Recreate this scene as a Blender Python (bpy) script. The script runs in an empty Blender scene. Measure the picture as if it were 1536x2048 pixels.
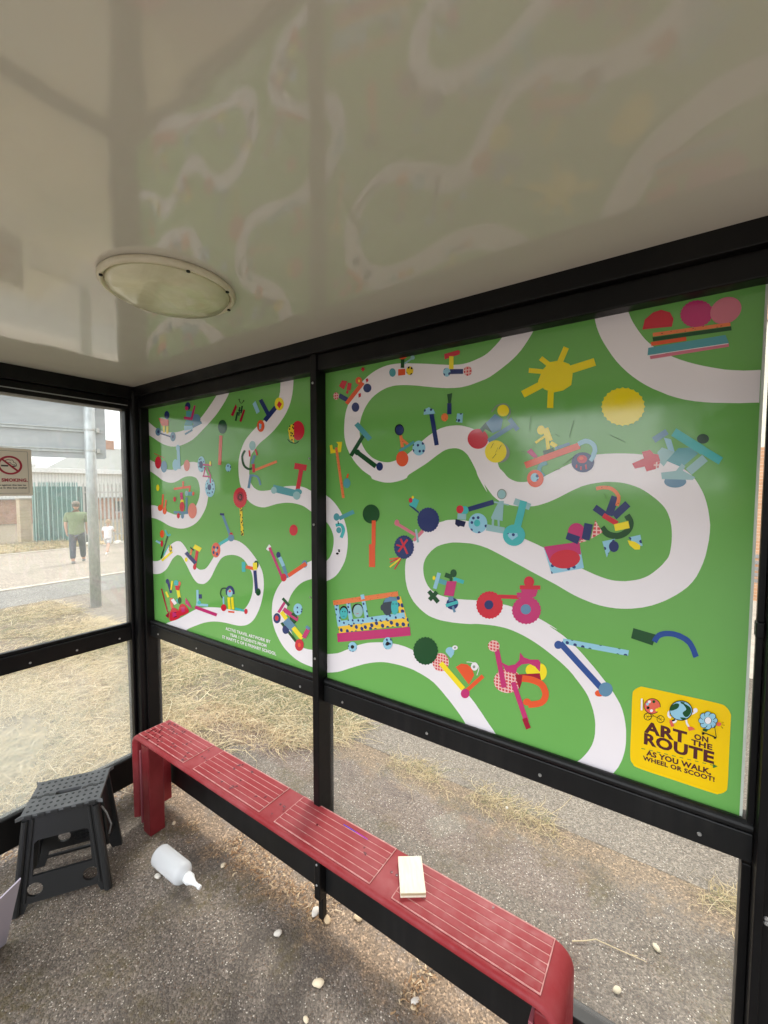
# Bus shelter interior with two printed posters on its back wall, a red bench, a folding stool and a street beyond.
import bpy, bmesh, math, random
import numpy as np
from mathutils import Vector, Matrix
from mathutils.geometry import tessellate_polygon
R=math.radians; PI=math.pi
S=bpy.context.scene; C=S.collection
# ------------------------------------------------------------------ camera
cam=bpy.data.cameras.new('camera'); co=bpy.data.objects.new('camera',cam); C.objects.link(co); S.camera=co
cam.sensor_fit='VERTICAL'; cam.sensor_height=24.0; cam.lens=849.4429/2048*24; cam.clip_start=.02; cam.clip_end=3000
yaw,pitch,roll=.5991,-.0555,.0011
fw=Vector((-math.sin(yaw)*math.cos(pitch),math.cos(yaw)*math.cos(pitch),math.sin(pitch)))
rt=Vector((math.cos(yaw),math.sin(yaw),0)); up=rt.cross(fw)
r2=math.cos(roll)*rt+math.sin(roll)*up; u2=-math.sin(roll)*rt+math.cos(roll)*up
M=Matrix((r2,u2,-fw)).transposed().to_4x4(); M.translation=Vector((2.3724,-1.1611,1.65)); co.matrix_world=M
S.render.resolution_x=768; S.render.resolution_y=1024
# ------------------------------------------------------------------ world, sun, exposure
EXPO=1.45
S.view_settings.view_transform='Standard'; S.view_settings.look='None'; S.view_settings.gamma=1; S.view_settings.exposure=EXPO
W=bpy.data.worlds.new('World'); S.world=W; W.use_nodes=True; nt=W.node_tree; nt.nodes.clear()
N=lambda t:nt.nodes.new(t)
sky=N('ShaderNodeTexSky'); sky.sky_type='NISHITA'; sky.sun_disc=False; sky.sun_elevation=R(56); sky.sun_rotation=R(-20); sky.air_density=1.2; sky.dust_density=2.5
tc=N('ShaderNodeTexCoord'); mp=N('ShaderNodeMapping'); mp.inputs['Scale'].default_value=(1,1,2.6)
nz=N('ShaderNodeTexNoise'); nz.inputs['Scale'].default_value=3.2; nz.inputs['Detail'].default_value=7; nz.inputs['Roughness'].default_value=.55
rp=N('ShaderNodeValToRGB'); rp.color_ramp.elements[0].position=.33; rp.color_ramp.elements[0].color=(6.9,7.1,7.4,1); rp.color_ramp.elements[1].position=.68; rp.color_ramp.elements[1].color=(10.8,10.9,11.0,1)
mx=N('ShaderNodeMixRGB'); mx.inputs[0].default_value=.86
bg=N('ShaderNodeBackground'); bg.inputs['Strength'].default_value=.1; wo=N('ShaderNodeOutputWorld')
L=nt.links.new
L(tc.outputs['Generated'],mp.inputs[0]); L(mp.outputs[0],nz.inputs['Vector']); L(nz.outputs['Fac'],rp.inputs[0]); L(sky.outputs[0],mx.inputs[1]); L(rp.outputs[0],mx.inputs[2]); # added sky glow low over the open front, brightens the lower posters
dt=N('ShaderNodeVectorMath'); dt.operation='DOT_PRODUCT'; dt.inputs[1].default_value=Vector((-.18,-.88,.42)).normalized(); L(tc.outputs['Generated'],dt.inputs[0])
def wm(op,a,b):
    o=N('ShaderNodeMath'); o.operation=op; o.use_clamp=False
    for i,v in enumerate((a,b)):
        if isinstance(v,(int,float)): o.inputs[i].default_value=v
        else: L(v,o.inputs[i])
    return o.outputs[0]
gl_=wm('ADD',wm('MULTIPLY',wm('POWER',wm('MAXIMUM',dt.outputs['Value'],0),5),1.7),.86)
sc=N('ShaderNodeVectorMath'); sc.operation='SCALE'; L(mx.outputs[0],sc.inputs[0]); L(gl_,sc.inputs['Scale']); L(sc.outputs[0],bg.inputs[0]); L(bg.outputs[0],wo.inputs[0])
sl=bpy.data.lights.new('sun','SUN'); sl.energy=1.0; sl.angle=R(14); sl.color=(1,.96,.9); so=bpy.data.objects.new('sun',sl); C.objects.link(so)
so.rotation_euler=(R(34),0,R(200))
# ------------------------------------------------------------------ helpers
def obj(name,bm,mats,parent=None,smooth=False,recalc=True):
    if recalc: bmesh.ops.recalc_face_normals(bm,faces=bm.faces)
    me=bpy.data.meshes.new(name); bm.to_mesh(me); bm.free()
    for m in (mats if isinstance(mats,(list,tuple)) else [mats]): me.materials.append(m)
    if smooth:
        for p in me.polygons: p.use_smooth=True
    o=bpy.data.objects.new(name,me); C.objects.link(o)
    if parent: o.parent=parent
    return o
def tag(o,label,cat,group=None):
    o['label']=label; o['category']=cat
    if group: o['group']=group
    return o
def thing(name,label,cat,loc=(0,0,0),rz=0,group=None):
    o=bpy.data.objects.new(name,None); C.objects.link(o); o.location=loc; o.rotation_euler=(0,0,rz); o.empty_display_size=.1
    return tag(o,label,cat,group)
def struct(o,kind='structure'): o['kind']=kind; return o
def box(bm,a,b,mi=0,bev=0):
    v=[bm.verts.new((x,y,z)) for x in (a[0],b[0]) for y in (a[1],b[1]) for z in (a[2],b[2])]
    fs=[bm.faces.new([v[i] for i in q]) for q in ((0,1,3,2),(4,6,7,5),(0,4,5,1),(2,3,7,6),(0,2,6,4),(1,5,7,3))]
    for f in fs: f.material_index=mi
    if bev:
        es=set(e for f in fs for e in f.edges); r=bmesh.ops.bevel(bm,geom=list(es),offset=bev,segments=2,affect='EDGES',profile=.5)
        for f in r['faces']: f.material_index=mi
    return fs
def bx(a,b,bev=0):
    bm=bmesh.new(); box(bm,a,b,0,bev); return bm
def tube(bm,pts,r,n=10,mi=0,caps=True):
    pts=[Vector(p) for p in pts]; rs=r if isinstance(r,(list,tuple)) else [r]*len(pts); rings=[]
    for i,p in enumerate(pts):
        d=(pts[min(i+1,len(pts)-1)]-pts[max(i-1,0)]).normalized(); a=d.orthogonal().normalized() if i==0 else (a-d*a.dot(d)).normalized(); b=d.cross(a)
        rings.append([bm.verts.new(p+(a*math.cos(t*2*PI/n)+b*math.sin(t*2*PI/n))*rs[i]) for t in range(n)])
    for i in range(len(rings)-1):
        for t in range(n): f=bm.faces.new((rings[i][t],rings[i][(t+1)%n],rings[i+1][(t+1)%n],rings[i+1][t])); f.material_index=mi
    if caps:
        for g in (rings[0][::-1],rings[-1]): f=bm.faces.new(g); f.material_index=mi
def lathe(bm,prof,n=32,mi=0,M=Matrix()):
    rings=[[bm.verts.new(M@Vector((r*math.cos(t*2*PI/n),r*math.sin(t*2*PI/n),z))) for t in range(n)] for r,z in prof]
    for i in range(len(rings)-1):
        for t in range(n): f=bm.faces.new((rings[i][t],rings[i][(t+1)%n],rings[i+1][(t+1)%n],rings[i+1][t])); f.material_index=mi
    for g in (rings[0][::-1],rings[-1]): f=bm.faces.new(g); f.material_index=mi
def plate(bm,loops,M,th,mi=0):
    """flat plate with holes: loops in 2-D (first outer, rest holes), thickness th along local z"""
    tri=tessellate_polygon([[Vector((x,y,0)) for x,y in l] for l in loops]); flat=[p for l in loops for p in l]
    A=[bm.verts.new(M@Vector((x,y,0))) for x,y in flat]; B=[bm.verts.new(M@Vector((x,y,th))) for x,y in flat]
    for t in tri:
        if len(set(t))<3: continue
        for V,o in ((A,1),(B,-1)):
            try: f=bm.faces.new([V[i] for i in t][::o]); f.material_index=mi
            except ValueError: pass
    k=0
    for l in loops:
        n=len(l)
        for i in range(n):
            try: f=bm.faces.new((A[k+i],A[k+(i+1)%n],B[k+(i+1)%n],B[k+i])); f.material_index=mi
            except ValueError: pass
        k+=n
def circ(x,y,rx,ry=None,n=20): ry=ry or rx; return [(x+rx*math.cos(t*2*PI/n),y+ry*math.sin(t*2*PI/n)) for t in range(n)]
# ------------------------------------------------------------------ materials
class Mat:
    def __init__(s,name,col=(.5,.5,.5),rough=.6,metal=0,spec=.5):
        s.m=bpy.data.materials.new(name); s.m.use_nodes=True; s.t=s.m.node_tree; s.b=s.t.nodes['Principled BSDF']; s.out=s.t.nodes['Material Output']
        s.set('Base Color',(*col,1)); s.set('Roughness',rough); s.set('Metallic',metal); s.set('Specular IOR Level',spec); s._tc=None
    def set(s,k,v): s.b.inputs[k].default_value=v; return s
    def n(s,t,**k):
        o=s.t.nodes.new('ShaderNode'+t)
        for a,v in k.items(): setattr(o,a,v)
        return o
    def l(s,a,b): s.t.links.new(a,b)
    def co(s,sc=None):
        if not s._tc: s._tc=s.n('TexCoord')
        o=s._tc.outputs['Object']
        if sc is None: return o
        m=s.n('Mapping'); m.inputs['Scale'].default_value=sc; s.l(o,m.inputs[0]); return m.outputs[0]
    def noise(s,scale,detail=4,rough=.55,sc=None,dist=0):
        o=s.n('TexNoise'); o.inputs['Scale'].default_value=scale; o.inputs['Detail'].default_value=detail; o.inputs['Roughness'].default_value=rough; o.inputs['Distortion'].default_value=dist; s.l(s.co(sc),o.inputs['Vector']); return o.outputs['Fac']
    def voro(s,scale,feat='F1',sc=None,rnd=1,out='Distance'):
        o=s.n('TexVoronoi',feature=feat); o.inputs['Scale'].default_value=scale; o.inputs['Randomness'].default_value=rnd; s.l(s.co(sc),o.inputs['Vector']); return o.outputs[out]
    def ramp(s,f,stops,const=False):
        o=s.n('ValToRGB'); e=o.color_ramp.elements
        if const: o.color_ramp.interpolation='CONSTANT'
        while len(e)<len(stops): e.new(.5)
        for i,(p,c) in enumerate(stops): e[i].position=p; e[i].color=(*c,1) if isinstance(c,(tuple,list)) else (c,c,c,1)
        s.l(f,o.inputs[0]); return o.outputs[0]
    def mix(s,f,a,b,mode='MIX'):
        o=s.n('MixRGB',blend_type=mode)
        for i,v in enumerate((f,a,b)):
            if isinstance(v,(int,float)): o.inputs[i].default_value=v if i==0 else (v,v,v,1)
            elif isinstance(v,(tuple,list)): o.inputs[i].default_value=(*v,1)
            else: s.l(v,o.inputs[i])
        return o.outputs[0]
    def math(s,op,a,b=0):
        o=s.n('Math',operation=op)
        for i,v in enumerate((a,b)):
            if isinstance(v,(int,float)): o.inputs[i].default_value=v
            else: s.l(v,o.inputs[i])
        return o.outputs[0]
    def color(s,c): s.l(c,s.b.inputs['Base Color']); return s
    def rough(s,c): s.l(c,s.b.inputs['Roughness']); return s
    def bump(s,h,st=.3,d=.01):
        o=s.n('Bump'); o.inputs['Strength'].default_value=st; o.inputs['Distance'].default_value=d; s.l(h,o.inputs['Height']); s.l(o.outputs[0],s.b.inputs['Normal']); return s
def simple(name,col,rough=.6,var=.12,scale=8,**k):
    m=Mat(name,col,rough,**k); f=m.noise(scale,5); m.color(m.ramp(f,[(.3,tuple(c*(1-var) for c in col)),(.7,tuple(min(1,c*(1+var)) for c in col))])); return m
def srgb(r,g,b): return tuple((c/255/12.92 if c<10 else ((c/255+.055)/1.055)**2.4) for c in (r,g,b))
# printed colours
PAL=dict(w=(240,234,238),G=(98,172,76),g=(26,78,42),gd=(40,72,52),n=(40,54,108),nd=(26,34,72),n2=(52,84,150),n3=(34,74,150),r=(206,44,62),dr=(160,30,56),o=(232,92,52),o2=(226,104,84),m=(196,56,116),pk=(214,122,140),pk2=(228,134,120),y=(246,224,46),ym=(244,222,34),Q=(246,204,6),b=(150,200,222),gb=(150,192,196),sb=(100,142,172),t=(72,184,186),bt=(86,160,170),k=(22,24,28),gr=(140,150,140),hr=(60,72,84),bw=(84,40,42),gq=(60,120,60),D=(150,204,226),P=(222,110,108),Y=(244,200,70),A=(238,206,50),L=(236,130,78))
PM={}
for k_,c_ in PAL.items():
    m=Mat('print_'+k_,srgb(*c_),.2,spec=.5); base=srgb(*c_)
    if k_=='G': base=(.16,.43,.10); m.set('Base Color',(*base,1))
    col=None
    if k_ in 'DYA':
        sp=m.n('SeparateXYZ'); cb=m.n('CombineXYZ'); m.l(m.co(),sp.inputs[0]); m.l(sp.outputs[0],cb.inputs[0]); m.l(sp.outputs[2],cb.inputs[1]); v_=m.n('TexVoronoi',voronoi_dimensions='2D'); v_.inputs['Scale'].default_value={'D':50,'Y':46,'A':80}[k_]; v_.inputs['Randomness'].default_value=.55 if k_!='A' else 1; m.l(cb.outputs[0],v_.inputs['Vector']); v=v_.outputs['Distance']; th={'D':.21,'Y':.32,'A':.3}[k_]
        col=m.ramp(v,[(0,srgb(48,66,120) if k_!='A' else srgb(40,36,40)),(th,base)],const=True)
    if k_=='P':
        w=m.n('TexWave',wave_type='BANDS',bands_direction='X'); w.inputs['Scale'].default_value=34; m.l(m.co(),w.inputs[0]); w2=m.n('TexWave',wave_type='BANDS',bands_direction='Z'); w2.inputs['Scale'].default_value=34; m.l(m.co(),w2.inputs[0])
        mxx=m.math('MAXIMUM',w.outputs['Fac'],w2.outputs['Fac']); col=m.ramp(mxx,[(0,srgb(212,84,88)),(.78,srgb(240,200,196))],const=True)
    if k_=='L':
        v=m.voro(90,sc=(1,1,2.4)); col=m.ramp(v,[(0,srgb(150,60,40)),(.17,base)],const=True)
    f=m.noise(9,3); c0=col if col is not None else m.mix(0,base,base)
    m.color(m.mix(.05,c0,f,'MULTIPLY'))
    # slightly wavy glossy laminate, fine scuffs in the gloss
    m.rough(m.ramp(m.noise(26,6,.7),[(.35,.06),(.75,.15)])); m.bump(m.noise(2.2,2,.4),.10,.02)
    PM[k_]=m.m
blk=Mat('black_powder_coat',(.007,.007,.008),.35,spec=.22); f=blk.noise(3,6,.65,sc=(1,1,.35)); blk.color(blk.ramp(f,[(.45,(.004,.004,.0045)),(.8,(.013,.012,.011))])); blk.rough(blk.ramp(blk.noise(14,5,.7),[(.3,.28),(.75,.55)])); blk.bump(blk.noise(120,2),.03,.001); BLK=blk.m
m=Mat('dusty_black_rail',(.01,.01,.011),.42,spec=.3); f=m.noise(40,4,.6,sc=(1,1,.06)); g=m.noise(5,5,.6); m.color(m.mix(m.ramp(g,[(.4,0.0),(.75,.5)]),(.006,.0065,.007),m.ramp(f,[(.4,(.008,.009,.011)),(.75,(.04,.038,.036))]))); DUSTBLK=m.m
m=Mat('worn_galvanised_screw',(.45,.45,.44),.4,.8); SCREW=m.m
m=Mat('cream_laminate',(.60,.555,.47),.09,spec=.8); f=m.noise(1.1,4); m.color(m.ramp(f,[(.3,(.655,.625,.56)),(.7,(.72,.69,.625))])); m.rough(m.ramp(m.noise(60,3,.7),[(.3,.04),(.8,.09)])); m.bump(m.noise(2.6,2,.4,dist=.6),.16,.02); CEIL=m.m
m=Mat('aged_diffuser',(.78,.74,.52),.14); f=m.noise(7,5,.6,dist=1.5); m.color(m.ramp(f,[(.3,(.62,.60,.40)),(.7,(.80,.78,.58))])); m.bump(m.noise(9,3,.5,dist=2),.25,.006); DIFF=m.m
m=Mat('yellowed_plastic_rim',(.78,.72,.55),.35); m.color(m.ramp(m.noise(12,4),[(.3,(.66,.60,.44)),(.7,(.82,.77,.62))])); RIM=m.m
def glass(name,dirt,tint,lo,hi,scale):
    m=Mat(name); t=m.t; tr=m.n('BsdfTransparent'); tr.inputs[0].default_value=(.97,.98,.97,1); gl=m.n('BsdfGlossy'); gl.inputs['Roughness'].default_value=.02
    lw=m.n('LayerWeight'); lw.inputs[0].default_value=.5; fr=m.math('ADD',m.math('MULTIPLY',m.math('POWER',lw.outputs['Facing'],5),.9),.04); a=m.n('MixShader'); m.l(fr,a.inputs[0]); m.l(tr.outputs[0],a.inputs[1]); m.l(gl.outputs[0],a.inputs[2])
    df=m.n('BsdfDiffuse'); df.inputs[0].default_value=(*tint,1); tl=m.n('BsdfTranslucent'); tl.inputs[0].default_value=(*tint,1); d=m.n('MixShader'); d.inputs[0].default_value=.6; m.l(df.outputs[0],d.inputs[1]); m.l(tl.outputs[0],d.inputs[2])
    b=m.n('MixShader'); m.l(m.ramp(m.noise(scale,6,.6,dist=.4),[(.3,lo),(.75,hi)]),b.inputs[0]); m.l(a.outputs[0],b.inputs[1]); m.l(d.outputs[0],b.inputs[2]); m.l(b.outputs[0],m.out.inputs[0]); return m.m
PANE=glass('clear_acrylic',.05,(.8,.8,.76),.01,.07,5); DIRTY=glass('hazed_acrylic',.2,(.85,.86,.8),.05,.19,2.3); MILKY=glass('milky_scuffed_acrylic',.2,(.86,.88,.82),.10,.44,1.5)
m=Mat('red_bench_plastic',(.36,.035,.04),.36,spec=.22); f=m.noise(6,6,.6); d=m.noise(38,4,.6); m.color(m.mix(m.ramp(f,[(.42,0.0),(.72,.55)]),(.26,.022,.027),(.37,.10,.105))); m.rough(m.ramp(d,[(.3,.38),(.7,.6)])); m.bump(d,.06,.002); RED=m.m
m=Mat('dusty_groove',(.58,.25,.24),.7); m.color(m.ramp(m.noise(50,4),[(.3,(.40,.14,.13)),(.7,(.60,.30,.28))])); GROOVE=m.m
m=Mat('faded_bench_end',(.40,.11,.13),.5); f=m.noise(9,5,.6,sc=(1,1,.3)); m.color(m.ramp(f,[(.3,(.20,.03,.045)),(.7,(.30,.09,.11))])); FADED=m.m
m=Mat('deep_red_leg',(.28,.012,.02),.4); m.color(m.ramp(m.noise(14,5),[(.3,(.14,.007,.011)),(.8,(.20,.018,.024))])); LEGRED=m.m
m=Mat('dark_red_stain',(.10,.006,.012),.25); STAIN=m.m
m=Mat('black_stool_plastic',(.018,.019,.02),.42); m.bump(m.noise(300,2),.06,.0006); STOOL=m.m
m=Mat('grey_anti_slip_top',(.075,.08,.085),.5); m.color(m.ramp(m.noise(18,5),[(.3,(.095,.10,.105)),(.75,(.15,.155,.16))])); STOP=m.m
m=Mat('milky_bottle_plastic',(.92,.95,.98),.2); m.set('Transmission Weight',.45); m.set('Subsurface Weight',.3); m.set('Subsurface Radius',(.03,.03,.03)); BOTTLE=m.m
m=Mat('white_cap_plastic',(.85,.87,.88),.35); CAP=m.m
m=Mat('pale_pine',(.72,.62,.43),.65); f=m.noise(16,4,.6,sc=(1,8,1)); m.color(m.ramp(f,[(.3,(.70,.62,.47)),(.7,(.82,.76,.62))])); k1=m.voro(11); PINE=m.m
m=Mat('galvanised_steel',(.42,.46,.47),.45,.35); f=m.voro(30,sc=(1,1,.4)); g=m.noise(5,5); m.color(m.mix(.25,m.ramp(g,[(.3,(.46,.50,.51)),(.75,(.60,.64,.65))]),f,'MULTIPLY')); GALV=m.m
m=Mat('bare_aluminium_sheet',(.40,.43,.45),.5,.3); m.color(m.ramp(m.noise(2,5,sc=(1,1,3)),[(.3,(.33,.36,.39)),(.7,(.45,.48,.50))])); ALU=m.m
def asphalt(name,c1,c2,stone,amt,big=.6,scale=150,rust=(.16,.09,.05)):
    m=Mat(name,c1,.85); v=m.voro(scale,out='Color'); vd=m.voro(scale); sep=m.n('SeparateColor'); m.l(v,sep.inputs[0])
    base=m.ramp(m.noise(big*3,6,.62),[(.3,c1),(.72,c2)]); base=m.mix(.55,base,m.ramp(m.noise(scale*.6,3,.7),[(.3,.45),(.7,1.5)]),'MULTIPLY')
    cell=m.ramp(sep.outputs[0],[(0,.4),(.5,.85),(.85,1.3),(1,1.8)]); base=m.mix(.8,base,cell,'MULTIPLY')
    pick=m.math('GREATER_THAN',sep.outputs[1],1-amt); core=m.math('LESS_THAN',vd,.42); base=m.mix(m.math('MULTIPLY',pick,core),base,stone)
    pick2=m.math('GREATER_THAN',sep.outputs[2],.93); base=m.mix(m.math('MULTIPLY',m.math('MULTIPLY',pick2,core),.7),base,rust)
    m.color(base); h=m.math('SUBTRACT',1,vd); m.bump(h,.5,.004); m.asph=base; return m
a=asphalt('worn_asphalt',(.158,.130,.105),(.235,.197,.162),(.70,.64,.55),.065,scale=175)
# damp moss and dirt blotches
f=a.noise(3.3,6,.6); mo=a.math('MULTIPLY',a.ramp(f,[(.51,0.0),(.64,1.0)]),a.ramp(a.noise(45,4),[(.4,0.1),(.65,.8)]))
sx=a.n('SeparateXYZ'); a.l(a.co(),sx.inputs[0]); yb=a.math('SUBTRACT',sx.outputs[1],.90); yb=a.math('ABSOLUTE',yb); yb=a.math('ADD',yb,a.math('MULTIPLY',a.math('SUBTRACT',a.noise(9,6,.65),.5),.5)); band=a.ramp(yb,[(.05,.85),(.16,0.0)]); xb=a.ramp(sx.outputs[0],[(.45,0.0),(.6,1.0)])
yr=a.math('ADD',a.math('ABSOLUTE',sx.outputs[1]),a.math('MULTIPLY',a.math('SUBTRACT',a.noise(11,6,.65),.5),.45)); edge=a.ramp(yr,[(.03,.8),(.13,0.0)])
dirt=a.ramp(a.noise(90,5,.7),[(.3,(.13,.085,.05)),(.55,(.30,.21,.13)),(.75,(.44,.34,.24))])
damp=a.ramp(a.noise(2.1,7,.68,dist=.8),[(.53,0.0),(.64,.62)]); c_=a.mix(damp,a.asph,(.07,.058,.048)); c_=a.mix(mo,c_,(.11,.085,.03)); vv=a.voro(170,out='Color'); s3=a.n('SeparateColor'); a.l(vv,s3.inputs[0]); dirt=a.mix(.9,dirt,a.ramp(s3.outputs[0],[(0,.35),(.6,.9),(.85,1.3),(1,2.1)]),'MULTIPLY'); c_=a.mix(a.math('MULTIPLY',band,xb),c_,dirt); c_=a.mix(edge,c_,dirt); a.color(c_); ASPH=a.m
a=asphalt('pale_path_asphalt',(.20,.168,.135),(.27,.23,.185),(.5,.46,.40),.04,scale=170); PATH=a.m
a=asphalt('side_road_surface',(.30,.25,.20),(.40,.335,.27),(.5,.46,.4),.04,scale=60); ROAD=a.m
a=asphalt('dark_pavement',(.19,.18,.165),(.25,.235,.21),(.45,.43,.40),.04,scale=70); PAVE=a.m
m=Mat('dry_soil',(.26,.19,.12),.95); m.color(m.ramp(m.noise(12,7,.7),[(.25,(.08,.06,.04)),(.5,(.21,.16,.105)),(.8,(.38,.31,.21))])); m.bump(m.noise(60,6,.7),.8,.02); SOIL=m.m
m=Mat('dry_grass_blade',(.5,.4,.2),.7); at=m.n('Attribute',attribute_name='tone'); m.color(m.ramp(at.outputs['Fac'],[(0,(.10,.13,.035)),(.16,(.22,.22,.08)),(.30,(.44,.32,.15)),(.7,(.64,.51,.29)),(1,(.84,.73,.50))])); m.set('Subsurface Weight',0); STRAW=m.m
m=Mat('leaf_crumbs',(.4,.3,.18),.8); at=m.n('Attribute',attribute_name='tone'); m.color(m.ramp(at.outputs['Fac'],[(0,(.13,.06,.025)),(.4,(.30,.17,.08)),(.7,(.44,.31,.17)),(1,(.62,.5,.33))])); LITTER=m.m
def brick(name,c1,c2,mortar,sc,axis='xz'):
    m=Mat(name,c1,.85); o=m.n('TexBrick'); o.inputs['Color1'].default_value=(*c1,1); o.inputs['Color2'].default_value=(*c2,1); o.inputs['Mortar'].default_value=(*mortar,1); o.inputs['Scale'].default_value=sc; o.inputs['Mortar Size'].default_value=.012; o.inputs['Brick Width'].default_value=.5; o.inputs['Row Height'].default_value=.17
    s_=m.n('SeparateXYZ'); c_=m.n('CombineXYZ'); m.l(m.co(),s_.inputs[0]); m.l(s_.outputs[0 if axis=='xz' else 1],c_.inputs[0]); m.l(s_.outputs[2],c_.inputs[1]); m.l(c_.outputs[0],o.inputs['Vector']); m.color(m.mix(.5,o.outputs['Color'],m.ramp(m.noise(3,5),[(.3,.6),(.7,1.2)]),'MULTIPLY')); m.bump(o.outputs['Fac'],-.4,.01); return m.m
# ------------------------------------------------------------------ ground
def gz(x): return 0.0 if x>-5 else max(.074*(x+5),-.74)
def sheet(name,pts,mat,dz,sub=None):
    """ground sheet following the slope: polygon in plan cut at the slope's break lines"""
    bm=bmesh.new(); f=bm.faces.new([bm.verts.new((x,y,0)) for x,y in pts])
    for xc in (-5,-15): 
        g=bm.verts[:]+bm.edges[:]+bm.faces[:]; bmesh.ops.bisect_plane(bm,geom=g,plane_co=(xc,0,0),plane_no=(1,0,0))
    for v in bm.verts: v.co.z=gz(v.co.x)+dz
    o=obj(name,bm,mat,recalc=False)
    for p in o.data.polygons:
        if p.normal.z<0: p.flip()
    return struct(o)
sheet('ground',[(-600,-600),(600,-600),(600,600),(-600,600)],ASPH,0)
sheet('verge',[(-5.25,-3.2),(-.12,-3.2),(-.12,.18),(.1,.5),(.55,.86),(.7,1.17),(-5.25,1.17)],SOIL,.004)
sheet('path',[(-5.25,1.17),(.35,1.17),(.62,.96),(14,.96),(14,3.6),(-5.25,3.6)],PATH,.0015)
sheet('pavement',[(-5.25,-4),(-5.25,14),(-7.3,14),(-7.3,-4)],PAVE,.005)
sheet('road',[(-7.42,-60),(-7.42,60),(-17.2,60),(-17.2,-60)],ROAD,.005)
sheet('dry_ground',[(-17.2,-60),(-17.2,60),(-60,60),(-60,-60)],SOIL,.007)
sheet('forecourt',[(1,3.6),(16,3.6),(16,7),(1,7)],simple('pale_concrete',(.62,.56,.46),.8).m,.008)
sheet('main_road',[(-7.3,-10.5),(60,-10.5),(60,-4.3),(-7.3,-4.3)],PAVE,.006)
bm=bmesh.new()
for x0,x1 in ((-7.42,-7.3),(-17.3,-17.18)):
    z0=gz(x0)-.05; z1=gz(x0)+.035; box(bm,(x0,-4,z0),(x1,30,z1),0,.01)
struct(obj('kerb',bm,simple('pale_kerb_stone',(.5,.45,.38),.8).m))
# ------------------------------------------------------------------ blades of dry grass
def blades(name,P,ang,Ln,rise,wid,tone,mat=STRAW,seed=1):
    rg=np.random.default_rng(seed); n=len(P); T=np.linspace(0,1,4)
    curl=rg.normal(0,.9,n); V=np.zeros((n,8,3),np.float32)
    for i,t in enumerate(T):
        a=ang+curl*t; dx=np.cos(a)*Ln*t; dy=np.sin(a)*Ln*t; z=rise*(1-(1-t)**2)-rise*.55*t*t*(t>.5)
        w=wid*(1-.7*t); nx,ny=-np.sin(a)*w,np.cos(a)*w
        V[:,2*i,0]=P[:,0]+dx-nx; V[:,2*i,1]=P[:,1]+dy-ny; V[:,2*i,2]=P[:,2]+z
        V[:,2*i+1,0]=P[:,0]+dx+nx; V[:,2*i+1,1]=P[:,1]+dy+ny; V[:,2*i+1,2]=P[:,2]+z+wid*.5
    F=np.array([[0,1,3,2],[2,3,5,4],[4,5,7,6]]); idx=(np.arange(n)[:,None,None]*8+F[None]).reshape(-1)
    me=bpy.data.meshes.new(name); me.vertices.add(n*8); me.vertices.foreach_set('co',V.reshape(-1)); me.loops.add(n*12); me.loops.foreach_set('vertex_index',idx.astype(np.int32)); me.polygons.add(n*3); me.polygons.foreach_set('loop_start',np.arange(0,n*12,4,dtype=np.int32)); me.polygons.foreach_set('loop_total',np.full(n*3,4,np.int32)); me.update(calc_edges=True); me.validate()
    at=me.attributes.new('tone','FLOAT','POINT'); at.data.foreach_set('value',np.repeat(tone,8).astype(np.float32)); me.materials.append(mat)
    o=bpy.data.objects.new(name,me); C.objects.link(o); return o
rg=np.random.default_rng(5)
def gzv(x): return np.where(x>-5,0,np.maximum(.074*(x+5),-.74))
def blob(x,y,s,seed):
    """cheap smooth 2-D noise for patchiness"""
    r=np.random.default_rng(seed); v=np.zeros_like(x)
    for i in range(7): a=r.uniform(0,6.28); f=r.uniform(.6,2.2)/s; v+=np.sin((x*np.cos(a)+y*np.sin(a))*f+r.uniform(0,6.28))
    return v/3
n=90000; x=-5.2+rg.beta(1.6,1.0,n)*5.85; y=-2.6+rg.beta(1.5,1.0,n)*3.8
ok=(x<-.14)|((y>.25)&(x<(y-.25)*1.0+.02)); ok&=(blob(x,y,.24,3)>-.35)|(rg.random(n)<.22); x,y=x[ok],y[ok]; n=len(x)
gr=np.clip(blob(x,y,.45,9)*.5+.5,0,1); tone=np.clip(rg.normal(.62,.2,n)-.5*gr*(rg.random(n)<.55),0,1)
struct(blades('grass',np.stack([x,y,gzv(x)+.004+rg.random(n)*.02],1),rg.uniform(0,6.28,n),rg.gamma(3.5,.030,n)+.02,rg.gamma(2,.008,n)+.003,rg.uniform(.0009,.0025,n),tone,seed=2),'stuff')
# weeds along the joint between shelter pad and path
n=4600; x=.45+rg.random(n)*3.0; y=.78+np.clip((x-.5)*.25,0,.17)+rg.normal(0,.045,n); d=blob(x,y,.16,21)
ok=d>-.15; x,y=x[ok],y[ok]; n=len(x); tone=np.clip(rg.normal(.5,.2,n)-.3*(rg.random(n)<.2),0,1)
struct(blades('weeds',np.stack([x,y,np.full(n,.005)],1),rg.uniform(0,6.28,n),rg.gamma(2.2,.024,n)+.010,rg.gamma(2,.003,n)+.002,rg.uniform(.0006,.0015,n),tone,seed=3),'stuff')
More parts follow.
